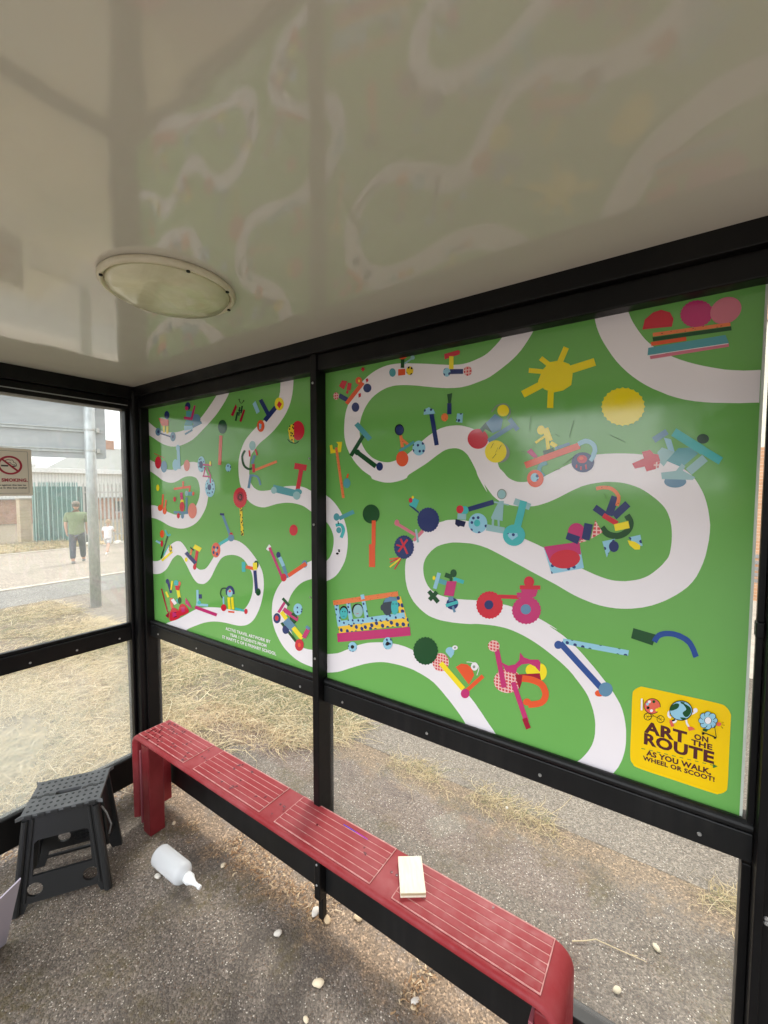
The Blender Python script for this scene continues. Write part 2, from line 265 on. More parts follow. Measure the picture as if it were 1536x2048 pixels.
# straw and leaf litter blown against the rails
n=2600; x=np.concatenate([rg.random(n//2)*2.5,rg.random(n//2)*2.5]); y=np.concatenate([rg.normal(-.03,.035,n//2),rg.normal(.03,.05,n//2)]); ok=blob(x,y*.5,.12,31)>.05; x,y=x[ok],y[ok]
x2=rg.normal(-.05,.05,500); y2=-rg.random(500)*1.0; x=np.concatenate([x,x2]); y=np.concatenate([y,y2]); n=len(x)
struct(blades('leaf_litter',np.stack([x,y,np.full(n,.004)+rg.random(n)*.006],1),rg.uniform(0,6.28,n),rg.gamma(3,.004,n)+.004,rg.random(n)*.004+.001,rg.uniform(.0012,.0038,n),np.clip(rg.normal(.5,.25,n),0,1),mat=LITTER,seed=4),'stuff')
# weeds at the foot of the far fence and rubble strip
n=5000; x=-17.5-rg.random(n)*3; y=3+rg.random(n)*7; tone=np.clip(rg.normal(.5,.22,n),0,1)
struct(blades('weeds',np.stack([x,y,np.full(n,-.735)],1),rg.uniform(0,6.28,n),rg.gamma(3,.05,n)+.05,rg.gamma(2,.04,n),rg.uniform(.003,.008,n),tone,seed=6),'stuff')
ART=[
('printed_road','L',[('p','w',0,[1590,4196,1587,4191,1582,4183,1569,4167,1546,4138,1516,4100,1479,4062,1435,4024,1385,3984,1332,3947,1276,3914,1218,3882,1159,3851,1100,3819,1040,3788,976,3761,906,3741,833,3725,764,3715,703,3710,645,3710,587,3715,525,3726,462,3742,403,3760,353,3779,306,3800,261,3820,211,3840,161,3860,126,3874,110,4030,151,4006,210,3971,268,3940,315,3918,360,3900,410,3885,468,3871,531,3860,594,3853,654,3849,714,3849,770,3852,822,3857,870,3864,919,3876,974,3892,1030,3913,1084,3937,1133,3964,1179,3994,1223,4024,1264,4054,1304,4083,1337,4110,1364,4136,1386,4159,1403,4178,1416,4193,1425,4204,1431,4212])]),
('printed_road','L',[('p','w',0,[86,3622,128,3611,189,3595,248,3577,297,3559,344,3539,391,3522,437,3507,482,3495,530,3487,583,3484,638,3484,688,3489,729,3500,764,3515,799,3528,834,3538,869,3545,905,3549,945,3550,987,3548,1028,3541,1070,3529,1111,3511,1145,3489,1169,3463,1187,3432,1199,3397,1206,3358,1207,3315,1204,3272,1198,3230,1187,3187,1171,3146,1148,3108,1119,3072,1088,3040,1056,3011,1021,2986,984,2965,944,2947,901,2932,857,2920,816,2911,774,2904,727,2901,671,2901,610,2905,548,2913,483,2927,419,2946,361,2961,317,2970,281,2977,239,2982,182,2986,119,2989,75,2991,82,3121,127,3122,189,3121,247,3119,290,3113,328,3106,368,3096,413,3083,460,3068,508,3056,560,3046,614,3038,667,3034,719,3035,771,3039,820,3048,867,3059,910,3074,948,3094,982,3119,1011,3148,1034,3178,1051,3209,1062,3241,1067,3272,1067,3301,1060,3329,1051,3353,1039,3372,1023,3388,1002,3400,972,3408,936,3414,900,3415,865,3414,829,3410,793,3403,757,3392,720,3379,682,3368,646,3360,609,3355,569,3354,525,3357,478,3364,431,3376,386,3392,341,3413,289,3435,220,3462,145,3490,92,3511])]),
('printed_road','L',[('p','w',0,[86,2524,135,2524,203,2526,265,2532,311,2544,352,2562,390,2586,424,2620,456,2661,490,2697,529,2723,571,2744,609,2759,642,2769,672,2773,699,2773,722,2770,742,2762,764,2749,790,2730,819,2705,847,2677,874,2643,900,2606,927,2575,955,2554,982,2540,1008,2530,1029,2525,1047,2525,1068,2528,1093,2533,1120,2541,1149,2557,1181,2584,1215,2618,1249,2654,1281,2692,1313,2731,1347,2765,1383,2792,1421,2813,1458,2829,1493,2841,1528,2847,1564,2848,1603,2845,1643,2837,1683,2824,1722,2806,1760,2783,1796,2758,1830,2731,1862,2702,1890,2673,1912,2645,1930,2617,1942,2585,1949,2546,1951,2504,1947,2460,1938,2413,1923,2364,1905,2318,1883,2275,1857,2234,1831,2199,1804,2171,1777,2149,1747,2130,1716,2115,1682,2104,1646,2095,1607,2089,1566,2086,1524,2084,1483,2083,1442,2082,1398,2080,1350,2076,1299,2070,1247,2062,1195,2051,1141,2037,1089,2022,1039,2004,990,1984,944,1965,898,1946,853,1928,814,1909,777,1889,746,1869,724,1854,327,1857,356,1869,399,1887,451,1908,516,1933,591,1960,663,1989,726,2018,786,2048,842,2076,893,2101,941,2123,992,2143,1051,2160,1113,2173,1174,2185,1233,2194,1290,2201,1347,2207,1404,2211,1460,2214,1510,2216,1550,2217,1584,2218,1615,2222,1646,2230,1674,2242,1701,2258,1726,2282,1750,2311,1769,2339,1784,2366,1795,2392,1804,2419,1810,2448,1813,2478,1814,2506,1812,2532,1807,2557,1800,2579,1789,2596,1776,2611,1760,2627,1741,2647,1719,2668,1696,2685,1669,2697,1641,2705,1612,2710,1583,2713,1554,2713,1525,2711,1495,2707,1465,2702,1436,2694,1410,2684,1386,2671,1361,2653,1336,2628,1310,2598,1284,2566,1257,2531,1231,2495,1204,2464,1176,2440,1149,2421,1123,2407,1103,2398,1084,2393,1063,2391,1037,2389,1010,2389,982,2395,955,2409,928,2428,901,2452,874,2479,847,2510,820,2540,791,2569,763,2597,736,2618,712,2629,690,2632,670,2633,655,2632,641,2628,625,2620,604,2610,581,2596,554,2576,523,2545,490,2508,456,2476,423,2453,390,2435,357,2420,326,2408,295,2400,257,2393,201,2387,137,2383,91,2380])]),
('printed_road','L',[('p','w',0,[2183,4200,2182,4166,2181,4118,2178,4078,2175,4053,2170,4036,2163,4018,2153,3995,2141,3971,2126,3950,2109,3931,2089,3914,2067,3897,2044,3882,2018,3869,1993,3855,1968,3843,1943,3831,1916,3817,1885,3801,1852,3783,1821,3764,1792,3744,1764,3724,1739,3702,1719,3680,1703,3657,1688,3632,1674,3607,1662,3579,1653,3550,1647,3516,1644,3480,1645,3444,1648,3408,1654,3372,1663,3338,1676,3307,1693,3279,1711,3254,1730,3230,1750,3210,1775,3191,1803,3175,1836,3162,1869,3152,1903,3146,1939,3143,1977,3144,2021,3152,2067,3163,2111,3173,2151,3179,2189,3184,2226,3187,2263,3187,2300,3186,2335,3182,2367,3177,2397,3171,2428,3161,2465,3143,2503,3123,2530,3108,2532,3274,2523,3276,2510,3279,2494,3283,2475,3290,2454,3299,2430,3306,2402,3312,2370,3316,2337,3318,2302,3319,2265,3318,2228,3316,2191,3310,2155,3303,2114,3296,2065,3289,2012,3282,1965,3279,1929,3279,1899,3283,1873,3291,1848,3303,1827,3319,1810,3337,1799,3356,1792,3377,1788,3400,1786,3426,1787,3454,1790,3483,1794,3511,1799,3539,1808,3565,1824,3586,1844,3605,1865,3623,1884,3640,1905,3655,1928,3670,1956,3685,1988,3699,2019,3715,2049,3731,2079,3748,2108,3767,2138,3789,2168,3813,2195,3837,2219,3860,2240,3883,2258,3907,2275,3932,2289,3959,2300,3987,2310,4018,2317,4052,2322,4087,2324,4127,2324,4169,2324,4198])]),
('printed_road','L',[('p','w',0,[2526,2763,2521,2762,2512,2759,2494,2753,2464,2740,2424,2724,2382,2703,2337,2678,2289,2649,2244,2620,2207,2590,2173,2559,2143,2527,2116,2494,2093,2460,2075,2427,2062,2394,2053,2363,2048,2330,2045,2296,2045,2261,2049,2227,2056,2194,2068,2163,2084,2131,2107,2097,2134,2063,2163,2034,2194,2010,2228,1991,2262,1974,2296,1960,2332,1949,2372,1940,2423,1935,2478,1932,2517,1931,2518,2069,2494,2066,2459,2062,2427,2060,2403,2062,2382,2067,2360,2076,2337,2090,2314,2109,2292,2131,2272,2156,2253,2183,2238,2210,2227,2236,2221,2262,2218,2287,2217,2311,2220,2334,2226,2359,2235,2386,2247,2415,2262,2444,2281,2471,2302,2497,2326,2522,2350,2543,2377,2563,2407,2581,2448,2598,2493,2613,2525,2624])]),
('printed_road','B',[('p','w',0,[2611,3269,2619,3265,2630,3260,2645,3252,2665,3241,2689,3227,2713,3210,2735,3191,2758,3168,2778,3145,2795,3121,2809,3097,2821,3071,2832,3043,2841,3012,2847,2981,2850,2948,2850,2915,2847,2881,2841,2846,2832,2811,2820,2778,2803,2748,2784,2720,2765,2696,2747,2677,2730,2661,2708,2646,2677,2630,2642,2615,2616,2604,2618,2745,2625,2750,2636,2757,2647,2765,2658,2775,2670,2786,2681,2799,2691,2815,2700,2833,2708,2853,2713,2875,2718,2900,2719,2922,2719,2940,2716,2956,2711,2973,2703,2990,2694,3007,2683,3022,2670,3036,2656,3049,2644,3059,2634,3065,2626,3069,2621,3071])]),
('printed_road','B',[('p','w',0,[2611,2057,2649,2068,2702,2082,2750,2097,2782,2112,2809,2127,2838,2143,2872,2162,2909,2182,2945,2200,2978,2214,3012,2227,3047,2238,3086,2248,3127,2257,3164,2264,3195,2269,3222,2271,3249,2272,3274,2273,3298,2272,3321,2271,3344,2268,3365,2264,3384,2261,3398,2258,3410,2256,3425,2252,3445,2246,3467,2239,3495,2230,3531,2217,3572,2201,3609,2186,3636,2172,3658,2158,3683,2140,3716,2115,3751,2087,3781,2062,3802,2043,3818,2027,3833,2010,3850,1992,3867,1972,3884,1952,3903,1931,3923,1910,3938,1892,3948,1879,3955,1869,3959,1863,3793,1839,3783,1852,3770,1870,3757,1886,3748,1898,3740,1909,3730,1920,3717,1934,3702,1949,3685,1966,3666,1984,3644,2004,3620,2024,3593,2047,3564,2069,3535,2088,3505,2101,3475,2111,3446,2119,3419,2125,3394,2131,3365,2134,3331,2136,3294,2137,3258,2136,3226,2134,3195,2132,3164,2128,3131,2121,3098,2112,3067,2102,3040,2093,3015,2083,2986,2071,2946,2052,2902,2031,2859,2010,2822,1991,2787,1973,2749,1957,2699,1941,2647,1926,2610,1916])]),
('printed_road','B',[('p','w',0,[3996,4192,3993,4187,3987,4180,3977,4168,3962,4150,3943,4127,3923,4106,3902,4087,3880,4069,3858,4054,3840,4045,3823,4039,3804,4034,3781,4028,3757,4023,3733,4020,3709,4019,3685,4020,3660,4023,3633,4026,3606,4031,3576,4037,3541,4044,3504,4052,3465,4060,3423,4068,3379,4076,3339,4083,3305,4089,3274,4093,3243,4095,3213,4096,3183,4095,3152,4091,3121,4085,3090,4076,3058,4064,3024,4047,2991,4027,2960,4004,2933,3980,2909,3954,2888,3927,2870,3900,2854,3872,2841,3844,2832,3812,2826,3780,2823,3748,2821,3718,2821,3688,2824,3659,2830,3630,2838,3603,2850,3576,2866,3547,2886,3519,2907,3492,2930,3468,2954,3446,2978,3426,3003,3410,3028,3396,3048,3385,3056,3376,3058,3369,3067,3362,3089,3355,3117,3348,3144,3342,3166,3339,3187,3338,3209,3338,3233,3340,3258,3344,3281,3349,3302,3354,3320,3360,3334,3367,3339,3372,3339,3377,3351,3388,3385,3406,3429,3429,3469,3450,3500,3469,3526,3486,3549,3501,3570,3513,3587,3523,3604,3530,3622,3535,3640,3537,3657,3538,3673,3537,3688,3534,3702,3529,3716,3522,3728,3513,3739,3503,3750,3491,3759,3477,3769,3461,3779,3443,3790,3423,3798,3407,3803,3396,3805,3388,3809,3377,3816,3363,3825,3347,3835,3330,3848,3309,3862,3288,3870,3277,3865,3289,3854,3313,3851,3324,3862,3309,3882,3283,3902,3259,3921,3243,3941,3230,3960,3220,3978,3213,3997,3210,4016,3207,4039,3204,4062,3203,4086,3203,4109,3205,4131,3207,4153,3212,4177,3220,4201,3229,4225,3240,4251,3253,4277,3268,4301,3282,4322,3293,4341,3302,4360,3311,4382,3318,4403,3324,4425,3328,4446,3331,4467,3333,4487,3333,4508,3332,4528,3330,4548,3326,4568,3320,4588,3313,4608,3304,4626,3293,4644,3280,4660,3267,4675,3254,4688,3241,4700,3228,4709,3216,4717,3203,4723,3190,4728,3176,4733,3161,4736,3145,4739,3127,4741,3108,4742,3086,4742,3060,4740,3031,4737,3007,4733,2991,4727,2978,4719,2966,4710,2951,4699,2937,4687,2923,4674,2909,4659,2895,4643,2884,4625,2874,4606,2867,4585,2861,4564,2856,4541,2854,4519,2853,4498,2855,4478,2859,4456,2865,4431,2873,4405,2883,4377,2894,4349,2907,4320,2922,4288,2938,4253,2955,4216,2973,4180,2989,4147,3003,4116,3015,4082,3028,4043,3042,4002,3056,3963,3068,3929,3079,3898,3087,3863,3095,3820,3102,3773,3108,3731,3113,3695,3114,3665,3114,3639,3112,3621,3110,3609,3107,3593,3101,3568,3094,3540,3084,3513,3072,3490,3058,3468,3042,3447,3025,3426,3008,3406,2990,3388,2969,3372,2945,3357,2918,3345,2890,3336,2862,3330,2834,3326,2805,3325,2777,3326,2748,3328,2721,3332,2696,3338,2671,3346,2647,3358,2623,3373,2599,3390,2577,3412,2557,3435,2539,3459,2524,3480,2513,3501,2504,3526,2498,3555,2493,3587,2490,3622,2490,3665,2491,3712,2495,3752,2499,3780,2503,3802,2508,3826,2512,3858,2515,3892,2518,3924,2520,3952,2520,3977,2519,4003,2516,4030,2511,4058,2504,4087,2495,4116,2484,4146,2471,4175,2457,4202,2442,4228,2426,4252,2411,4277,2395,4300,2378,4321,2361,4341,2342,4358,2322,4375,2303,4390,2285,4403,2268,4415,2249,4425,2227,4434,2203,4442,2179,4447,2156,4451,2134,4453,2111,4453,2087,4453,2062,4450,2039,4446,2019,4441,2001,4434,1983,4425,1963,4414,1943,4403,1925,4394,1911,4385,1900,4375,1889,4364,1877,4354,1864,4346,1856,4524,1860,4528,1867,4534,1878,4541,1892,4549,1907,4559,1926,4567,1947,4575,1971,4581,1997,4586,2025,4589,2058,4589,2092,4588,2127,4584,2159,4578,2191,4570,2221,4559,2248,4545,2272,4530,2296,4513,2319,4493,2342,4474,2364,4455,2386,4436,2407,4416,2427,4397,2447,4378,2466,4357,2485,4336,2503,4313,2520,4290,2536,4263,2551,4236,2565,4221,2574,4230,2572,4250,2564,4262,2561,4254,2566,4236,2575,4218,2583,4203,2590,4186,2597,4166,2605,4139,2616,4107,2627,4074,2637,4037,2643,3998,2648,3962,2651,3930,2653,3901,2654,3869,2653,3831,2651,3790,2648,3755,2644,3727,2642,3704,2640,3691,2639,3695,2639,3710,2639,3713,2639,3695,2639,3665,2639,3636,2640,3612,2641,3588,2644,3565,2648,3544,2655,3525,2665,3508,2677,3494,2691,3483,2707,3474,2724,3467,2742,3462,2762,3459,2782,3458,2802,3460,2822,3465,2842,3473,2861,3484,2879,3498,2896,3514,2914,3533,2930,3554,2945,3579,2956,3606,2965,3633,2972,3658,2977,3683,2979,3709,2980,3738,2980,3768,2980,3797,2977,3824,2973,3850,2967,3875,2960,3899,2951,3923,2941,3949,2930,3979,2917,4012,2902,4046,2887,4079,2873,4112,2858,4146,2843,4181,2828,4216,2813,4249,2799,4281,2783,4311,2768,4340,2755,4370,2744,4399,2735,4428,2727,4454,2722,4480,2719,4504,2718,4527,2718,4550,2720,4571,2723,4593,2727,4615,2733,4636,2739,4655,2747,4674,2755,4692,2765,4709,2775,4726,2786,4744,2800,4765,2817,4787,2838,4807,2860,4824,2885,4838,2912,4849,2942,4859,2974,4867,3009,4872,3044,4876,3077,4878,3110,4878,3143,4874,3176,4869,3209,4862,3240,4854,3268,4844,3293,4833,3316,4821,3338,4807,3358,4790,3376,4770,3394,4748,3411,4724,3425,4700,3436,4675,3446,4646,3453,4615,3459,4581,3464,4545,3467,4505,3469,4462,3469,4424,3467,4396,3462,4373,3455,4351,3447,4329,3439,4308,3429,4284,3418,4250,3401,4213,3382,4187,3369,4182,3365,4187,3367,4187,3367,4173,3361,4155,3352,4136,3345,4118,3341,4101,3338,4084,3336,4068,3335,4053,3335,4037,3337,4021,3342,4005,3349,3990,3358,3977,3370,3967,3383,3957,3394,3949,3402,3942,3408,3934,3420,3927,3443,3920,3472,3910,3501,3897,3529,3882,3557,3865,3582,3847,3600,3827,3615,3805,3628,3781,3641,3755,3652,3730,3660,3709,3666,3690,3669,3671,3671,3651,3671,3631,3671,3610,3669,3590,3665,3570,3661,3548,3653,3523,3641,3496,3626,3468,3609,3440,3589,3412,3568,3385,3548,3362,3532,3340,3517,3316,3504,3287,3492,3255,3482,3227,3475,3204,3471,3184,3471,3162,3473,3138,3477,3112,3484,3087,3494,3062,3507,3039,3525,3018,3543,3001,3564,2986,3586,2974,3609,2965,3632,2960,3657,2957,3682,2956,3707,2959,3734,2964,3760,2973,3786,2985,3811,2999,3835,3016,3858,3036,3880,3058,3899,3082,3915,3108,3928,3134,3939,3159,3947,3183,3953,3207,3956,3231,3958,3254,3958,3279,3956,3306,3953,3335,3949,3366,3944,3398,3938,3431,3931,3466,3923,3503,3915,3542,3907,3577,3900,3608,3895,3635,3892,3661,3889,3686,3888,3711,3888,3735,3890,3758,3893,3782,3898,3805,3903,3827,3908,3849,3913,3874,3922,3907,3939,3943,3960,3975,3980,4001,3998,4023,4016,4043,4036,4063,4060,4082,4086,4098,4110,4110,4131,4119,4149,4127,4165,4132,4177,4136,4188,4138,4194])]),
('printed_road','B',[('p','w',0,[4391,4198,4391,4190,4390,4179,4392,4162,4396,4139,4401,4111,4408,4083,4417,4056,4428,4028,4442,3999,4459,3968,4478,3935,4498,3904,4520,3875,4543,3848,4568,3822,4593,3799,4620,3777,4648,3757,4678,3739,4708,3721,4739,3706,4771,3693,4804,3683,4837,3675,4868,3669,4899,3665,4929,3661,4960,3657,4991,3655,5016,3653,5020,3652,5020,3651,5020,3651,5020,3782,5020,3783,5020,3784,5015,3785,5000,3786,4983,3788,4965,3790,4947,3794,4927,3798,4906,3803,4883,3811,4858,3820,4832,3830,4804,3842,4775,3856,4747,3871,4718,3889,4689,3910,4664,3929,4645,3947,4629,3964,4613,3983,4597,4007,4581,4034,4568,4058,4558,4078,4551,4095,4545,4112,4538,4130,4533,4147,4529,4163,4525,4178,4522,4191,4520,4201])]),
('printed_cart','B',[('e','bt',0,[3225,4043,25,-4,0,-27]),('p','o',0,[3268,4057,3321,4052,3321,4014,3268,4017]),('e','A',0,[3354,4035,26,-4,0,-27]),('p','g',0,[3289,4121,3287,4063,3314,4058,3315,4116]),('p','o',1,[3270,4131,3274,4145,3300,4146,3326,4136,3331,4121,3313,4114,3287,4117]),('p','gb',0,[3319,4079,3377,4105,3370,4115,3312,4088]),('e','gb',0,[3375,4112,15,-3,0,-13])]),
('printed_scooter','B',[('p','r',0,[3591,4096,3681,4103,3693,4093,3689,4077,3595,4064]),('p','y',0,[3624,4078,3624,4003,3653,3999,3652,4073]),('p','n',0,[3630,3973,3714,3962,3713,3990,3629,4002]),('e','D',0,[3609,3987,24,-4,0,-26]),('e','P',0,[3742,3974,25,-4,0,-27])]),
('printed_cart','B',[('p','n',0,[2767,3939,2838,3901,2859,3926,2788,3965]),('p','o',0,[2858,3878,3001,4002,2974,4022,2830,3897]),('e','P',0,[2749,3951,26,-3,0,-26]),('e','n',0,[3024,3971,34,-4,0,-29]),('e','n',0,[2923,3855,33,-3,0,-32]),('p','r',0,[2776,4017,2805,4053,2852,4039,2821,3987]),('p','r',0,[2845,3984,2856,4030,2891,4020,2880,3971]),('p','r',0,[2838,3965,2852,3983,2866,3963,2852,3951]),('e','o',0,[2952,4029,28,-4,0,-25]),('e','y',0,[2955,4027,8,-1,0,-9]),('p','r',0,[2970,4103,2988,4117,3005,4097,2988,4083]),('p','r',0,[3011,4032,3029,4035,3034,4018,3019,4006]),('p','r',0,[2949,3943,2971,3944,2971,3921,2951,3915])]),
('printed_scooter','B',[('p','g',0,[2896,3518,3007,3656,2980,3671,2867,3533]),('p','bt',0,[2912,3733,3030,3618,3062,3638,2945,3753]),('p','g',0,[2926,3535,3083,3434,3106,3459,2950,3559]),('e','g',0,[2938,3547,25,-1,0,-20]),('e','n',0,[3125,3445,27,-1,0,-28])]),
('printed_giraffe','B',[('p','y',0,[2687,3609,2710,3612,2718,3578,2759,3572,2765,3613,2749,3629,2803,3627,2792,3556,2695,3550]),('p','L',0,[2736,3590,2800,3230,2824,3233,2760,3591]),('e','bt',0,[2844,3336,32,0,0,-34]),('p','o',0,[2850,3403,2839,3375,2853,3371,2864,3400])]),
('printed_scooter','B',[('e','k',0,[3278,3675,35,-3,0,-36]),('e','n',0,[3280,3673,29,-2,0,-30]),('p','L',0,[3278,3638,3291,3561,3314,3562,3300,3639]),('p','L',0,[3292,3606,3340,3570,3352,3582,3304,3618]),('p','bt',0,[3286,3532,3394,3585,3384,3599,3275,3546]),('e','D',0,[3423,3551,46,-2,0,-46]),('e','o',0,[3301,3489,46,-2,0,-49])]),
('printed_tree','B',[('p','n',0,[3494,3754,3532,3560,3561,3563,3524,3755]),('p','D',0,[3455,3753,3458,3784,3491,3795,3523,3778,3535,3752])]),
('printed_rocket','B',[('p','g',0,[3613,3858,3646,3861,3638,3804,3620,3806]),('p','n',0,[3615,3806,3614,3741,3642,3738,3642,3803]),('e','L',0,[3598,3724,23,-2,0,-24]),('p','D',0,[3679,3739,3716,3736,3712,3682,3672,3691])]),
('printed_scooter','B',[('e','r',0,[3808,3583,62,-4,1,-57]),('p','g',0,[3820,3639,3857,3675,3915,3644,3913,3619,3892,3612,3851,3636,3838,3614]),('p','sb',0,[3855,3669,3907,3714,3952,3682,3942,3623,3894,3610]),('p','sb',0,[3878,3556,4018,3634,4004,3656,3864,3578]),('p','sb',0,[3979,3673,4026,3609,4045,3623,3998,3686]),('p','gr',0,[3891,3724,3896,3730,3904,3739,3912,3749,3921,3755,3930,3758,3940,3760,3950,3761,3959,3760,3966,3758,3972,3755,3977,3750,3982,3745,3985,3738,3988,3729,3989,3720,3989,3712,3986,3704,3981,3696,3976,3688,3973,3682,3979,3678,3982,3684,3987,3692,3993,3701,3996,3710,3996,3720,3994,3730,3991,3739,3987,3748,3982,3754,3976,3760,3968,3764,3959,3767,3950,3768,3938,3767,3927,3765,3916,3761,3907,3754,3898,3744,3890,3735,3885,3729]),('e','y',0,[3953,3728,33,-3,1,-32]),('e','gr',0,[3938,3498,56,-3,1,-55]),('e','y',0,[3914,3506,62,-3,1,-62]),('p','k',0,[3887,3525,3902,3554,3900,3555,3885,3526]),('p','k',0,[3913,3494,3928,3528,3927,3529,3912,3494]),('p','k',0,[3898,3469,3919,3493,3917,3494,3896,3470]),('p','k',0,[3934,3517,3949,3542,3947,3543,3932,3519])]),
('printed_sun','B',[('p','ym',0,[4139,3970,4190,3922,4205,3940,4155,3987]),('p','ym',0,[4254,3930,4284,4003,4259,4018,4228,3945]),('p','ym',0,[4262,3870,4410,3898,4399,3936,4249,3910]),('p','ym',0,[4168,3917,4089,3937,4087,3912,4166,3893]),('p','ym',0,[4159,3865,4049,3821,4068,3785,4177,3830]),('p','ym',0,[4187,3818,4185,3718,4216,3714,4217,3813]),('p','ym',0,[4136,3861,4157,3914,4193,3950,4241,3951,4289,3925,4305,3874,4300,3820,4262,3798,4214,3793,4169,3815])]),
('printed_sun','B',[('e','ym',1,[4529,3688,89,-9,2,-88])]),
('printed_sandwich','B',[('p','r',0,[4599,4031,4607,4074,4638,4099,4669,4104,4703,4085,4717,4054,4712,4021,4640,4028]),('e','m',1,[4799,4057,56,2,12,-58]),('e','pk',0,[4898,4048,46,23,23,-50]),('p','L',0,[4642,3991,4917,3981,4915,3996,4640,4008]),('p','g',0,[4643,3970,4921,3962,4919,3979,4640,3988]),('p','o',0,[4637,3950,4768,3949,4765,3966,4634,3968]),('p','bt',0,[4625,3944,4901,3947,4914,3911,4623,3910]),('p','pk',0,[4635,3891,4915,3896,4913,3910,4632,3906]),('p','w',0,[4624,3908,4912,3908,4912,3911,4624,3911])]),
('printed_scooter','B',[('e','y',0,[4157,3606,20,-2,0,-24]),('p','y',0,[4162,3609,4186,3542,4217,3551,4193,3618]),('p','y',0,[4180,3556,4189,3490,4207,3491,4198,3557]),('p','y',0,[4172,3577,4126,3547,4134,3536,4179,3566]),('p','y',0,[4201,3528,4231,3507,4241,3526,4212,3546]),('p','g',0,[4169,3497,4220,3510,4228,3489,4174,3473]),('p','sb',0,[4232,3499,4301,3520,4296,3534,4227,3513]),('p','m',0,[4085,3496,4108,3514,4144,3469,4125,3461]),('p','o',0,[4085,3408,4351,3500,4340,3531,4072,3441]),('p','b',0,[4345,3511,4351,3515,4360,3519,4368,3523,4374,3524,4380,3523,4388,3520,4395,3515,4399,3511,4402,3506,4404,3501,4405,3494,4405,3487,4403,3478,4399,3466,4394,3454,4391,3446,4410,3436,4414,3444,4419,3456,4423,3469,4426,3482,4426,3494,4424,3505,4420,3516,4414,3525,4406,3533,4396,3540,4385,3545,4373,3548,4361,3546,4349,3541,4340,3536,4334,3532]),('e','n',0,[4362,3431,52,-2,1,-50]),('p','b',0,[4405,3490,4405,3486,4405,3481,4405,3476,4404,3471,4401,3464,4397,3456,4392,3448,4389,3442,4405,3431,4408,3437,4412,3445,4417,3455,4421,3463,4422,3472,4423,3479,4423,3485,4423,3488]),('e','r',0,[4359,3447,23,-1,0,-20]),('e','o',0,[4355,3452,10,0,0,-9]),('p','r',0,[4332,3421,4330,3405,4337,3404,4338,3420]),('p','r',0,[4351,3411,4352,3393,4358,3393,4358,3411]),('p','r',0,[4373,3419,4376,3397,4383,3397,4380,3420]),('p','bt',0,[4187,3445,4181,3443,4171,3440,4160,3436,4151,3428,4145,3418,4143,3407,4143,3396,4145,3385,4151,3374,4160,3366,4167,3360,4172,3356,4184,3372,4179,3376,4173,3382,4167,3387,4164,3392,4163,3397,4163,3404,4165,3410,4166,3414,4170,3417,4178,3420,4187,3423,4194,3425]),('e','o',0,[4133,3353,43,-1,1,-46]),('e','D',0,[4130,3359,21,0,0,-23])]),
('printed_figure','B',[('p','sb',0,[4666,3510,4715,3546,4702,3570,4652,3535]),('p','b',0,[4697,3532,4725,3522,4740,3465,4716,3474]),('p','gb',0,[4675,3468,4692,3488,4740,3465,4721,3437,4701,3401,4680,3427]),('p','bt',0,[4711,3426,4753,3481,4799,3482,4825,3453,4769,3395]),('p','gb',0,[4840,3448,4784,3389,4805,3361,4860,3420]),('e','gd',0,[4840,3517,21,-1,1,-21]),('p','t',0,[4725,3538,4836,3448,4852,3480,4742,3570]),('p','t',0,[4818,3466,4898,3404,4911,3433,4831,3495]),('e','sb',0,[4746,3332,41,0,1,-27]),('p','gb',0,[4692,3373,4769,3383,4819,3350,4810,3339,4696,3344]),('p','gb',0,[4740,3368,4768,3412,4782,3399,4760,3355]),('p','r',0,[4576,3418,4623,3441,4614,3471,4646,3479,4661,3460,4679,3456,4687,3426,4670,3390,4635,3380,4627,3403,4588,3394]),('p','P',0,[4662,3419,4687,3426,4681,3394,4663,3398])]),
('printed_scooter','B',[('p','n',0,[3353,3191,3422,3144,3429,3152,3361,3200]),('p','t',0,[3378,3244,3427,3226,3404,3174,3354,3195]),('e','r',0,[3365,3225,14,0,0,-16]),('e','y',0,[3381,3244,9,0,0,-9]),('e','n',1,[3491,3106,76,3,1,-76])]),
('printed_rocket','B',[('p','pk',0,[3240,3069,3408,2992,3419,3009,3252,3087]),('e','pk',0,[3262,3077,18,1,0,-21]),('p','pk',0,[3397,2963,3464,3030,3447,3043,3379,2976]),('p','gb',0,[3397,3040,3413,2959,3428,2962,3412,3043]),('p','o',0,[3206,2829,3293,2847,3291,2856,3205,2838]),('p','r',0,[3210,2809,3294,2848,3290,2855,3206,2816]),('p','y',0,[3211,2778,3296,2844,3289,2851,3204,2784]),('p','r',0,[3248,2768,3300,2846,3293,2850,3240,2771]),('e','n',1,[3316,2922,75,6,0,-76]),('p','r',0,[3280,2885,3349,2970,3337,2977,3268,2891]),('p','r',0,[3285,2971,3337,2878,3350,2884,3298,2977]),('p','r',0,[3258,2928,3308,2917,3312,2927,3262,2938])]),
('printed_tree','B',[('e','g',0,[3054,3127,71,2,0,-65]),('p','o',0,[3060,3083,3058,2914,3091,2916,3093,3084]),('p','o',0,[3037,2920,3037,2763,3088,2768,3088,2924])]),
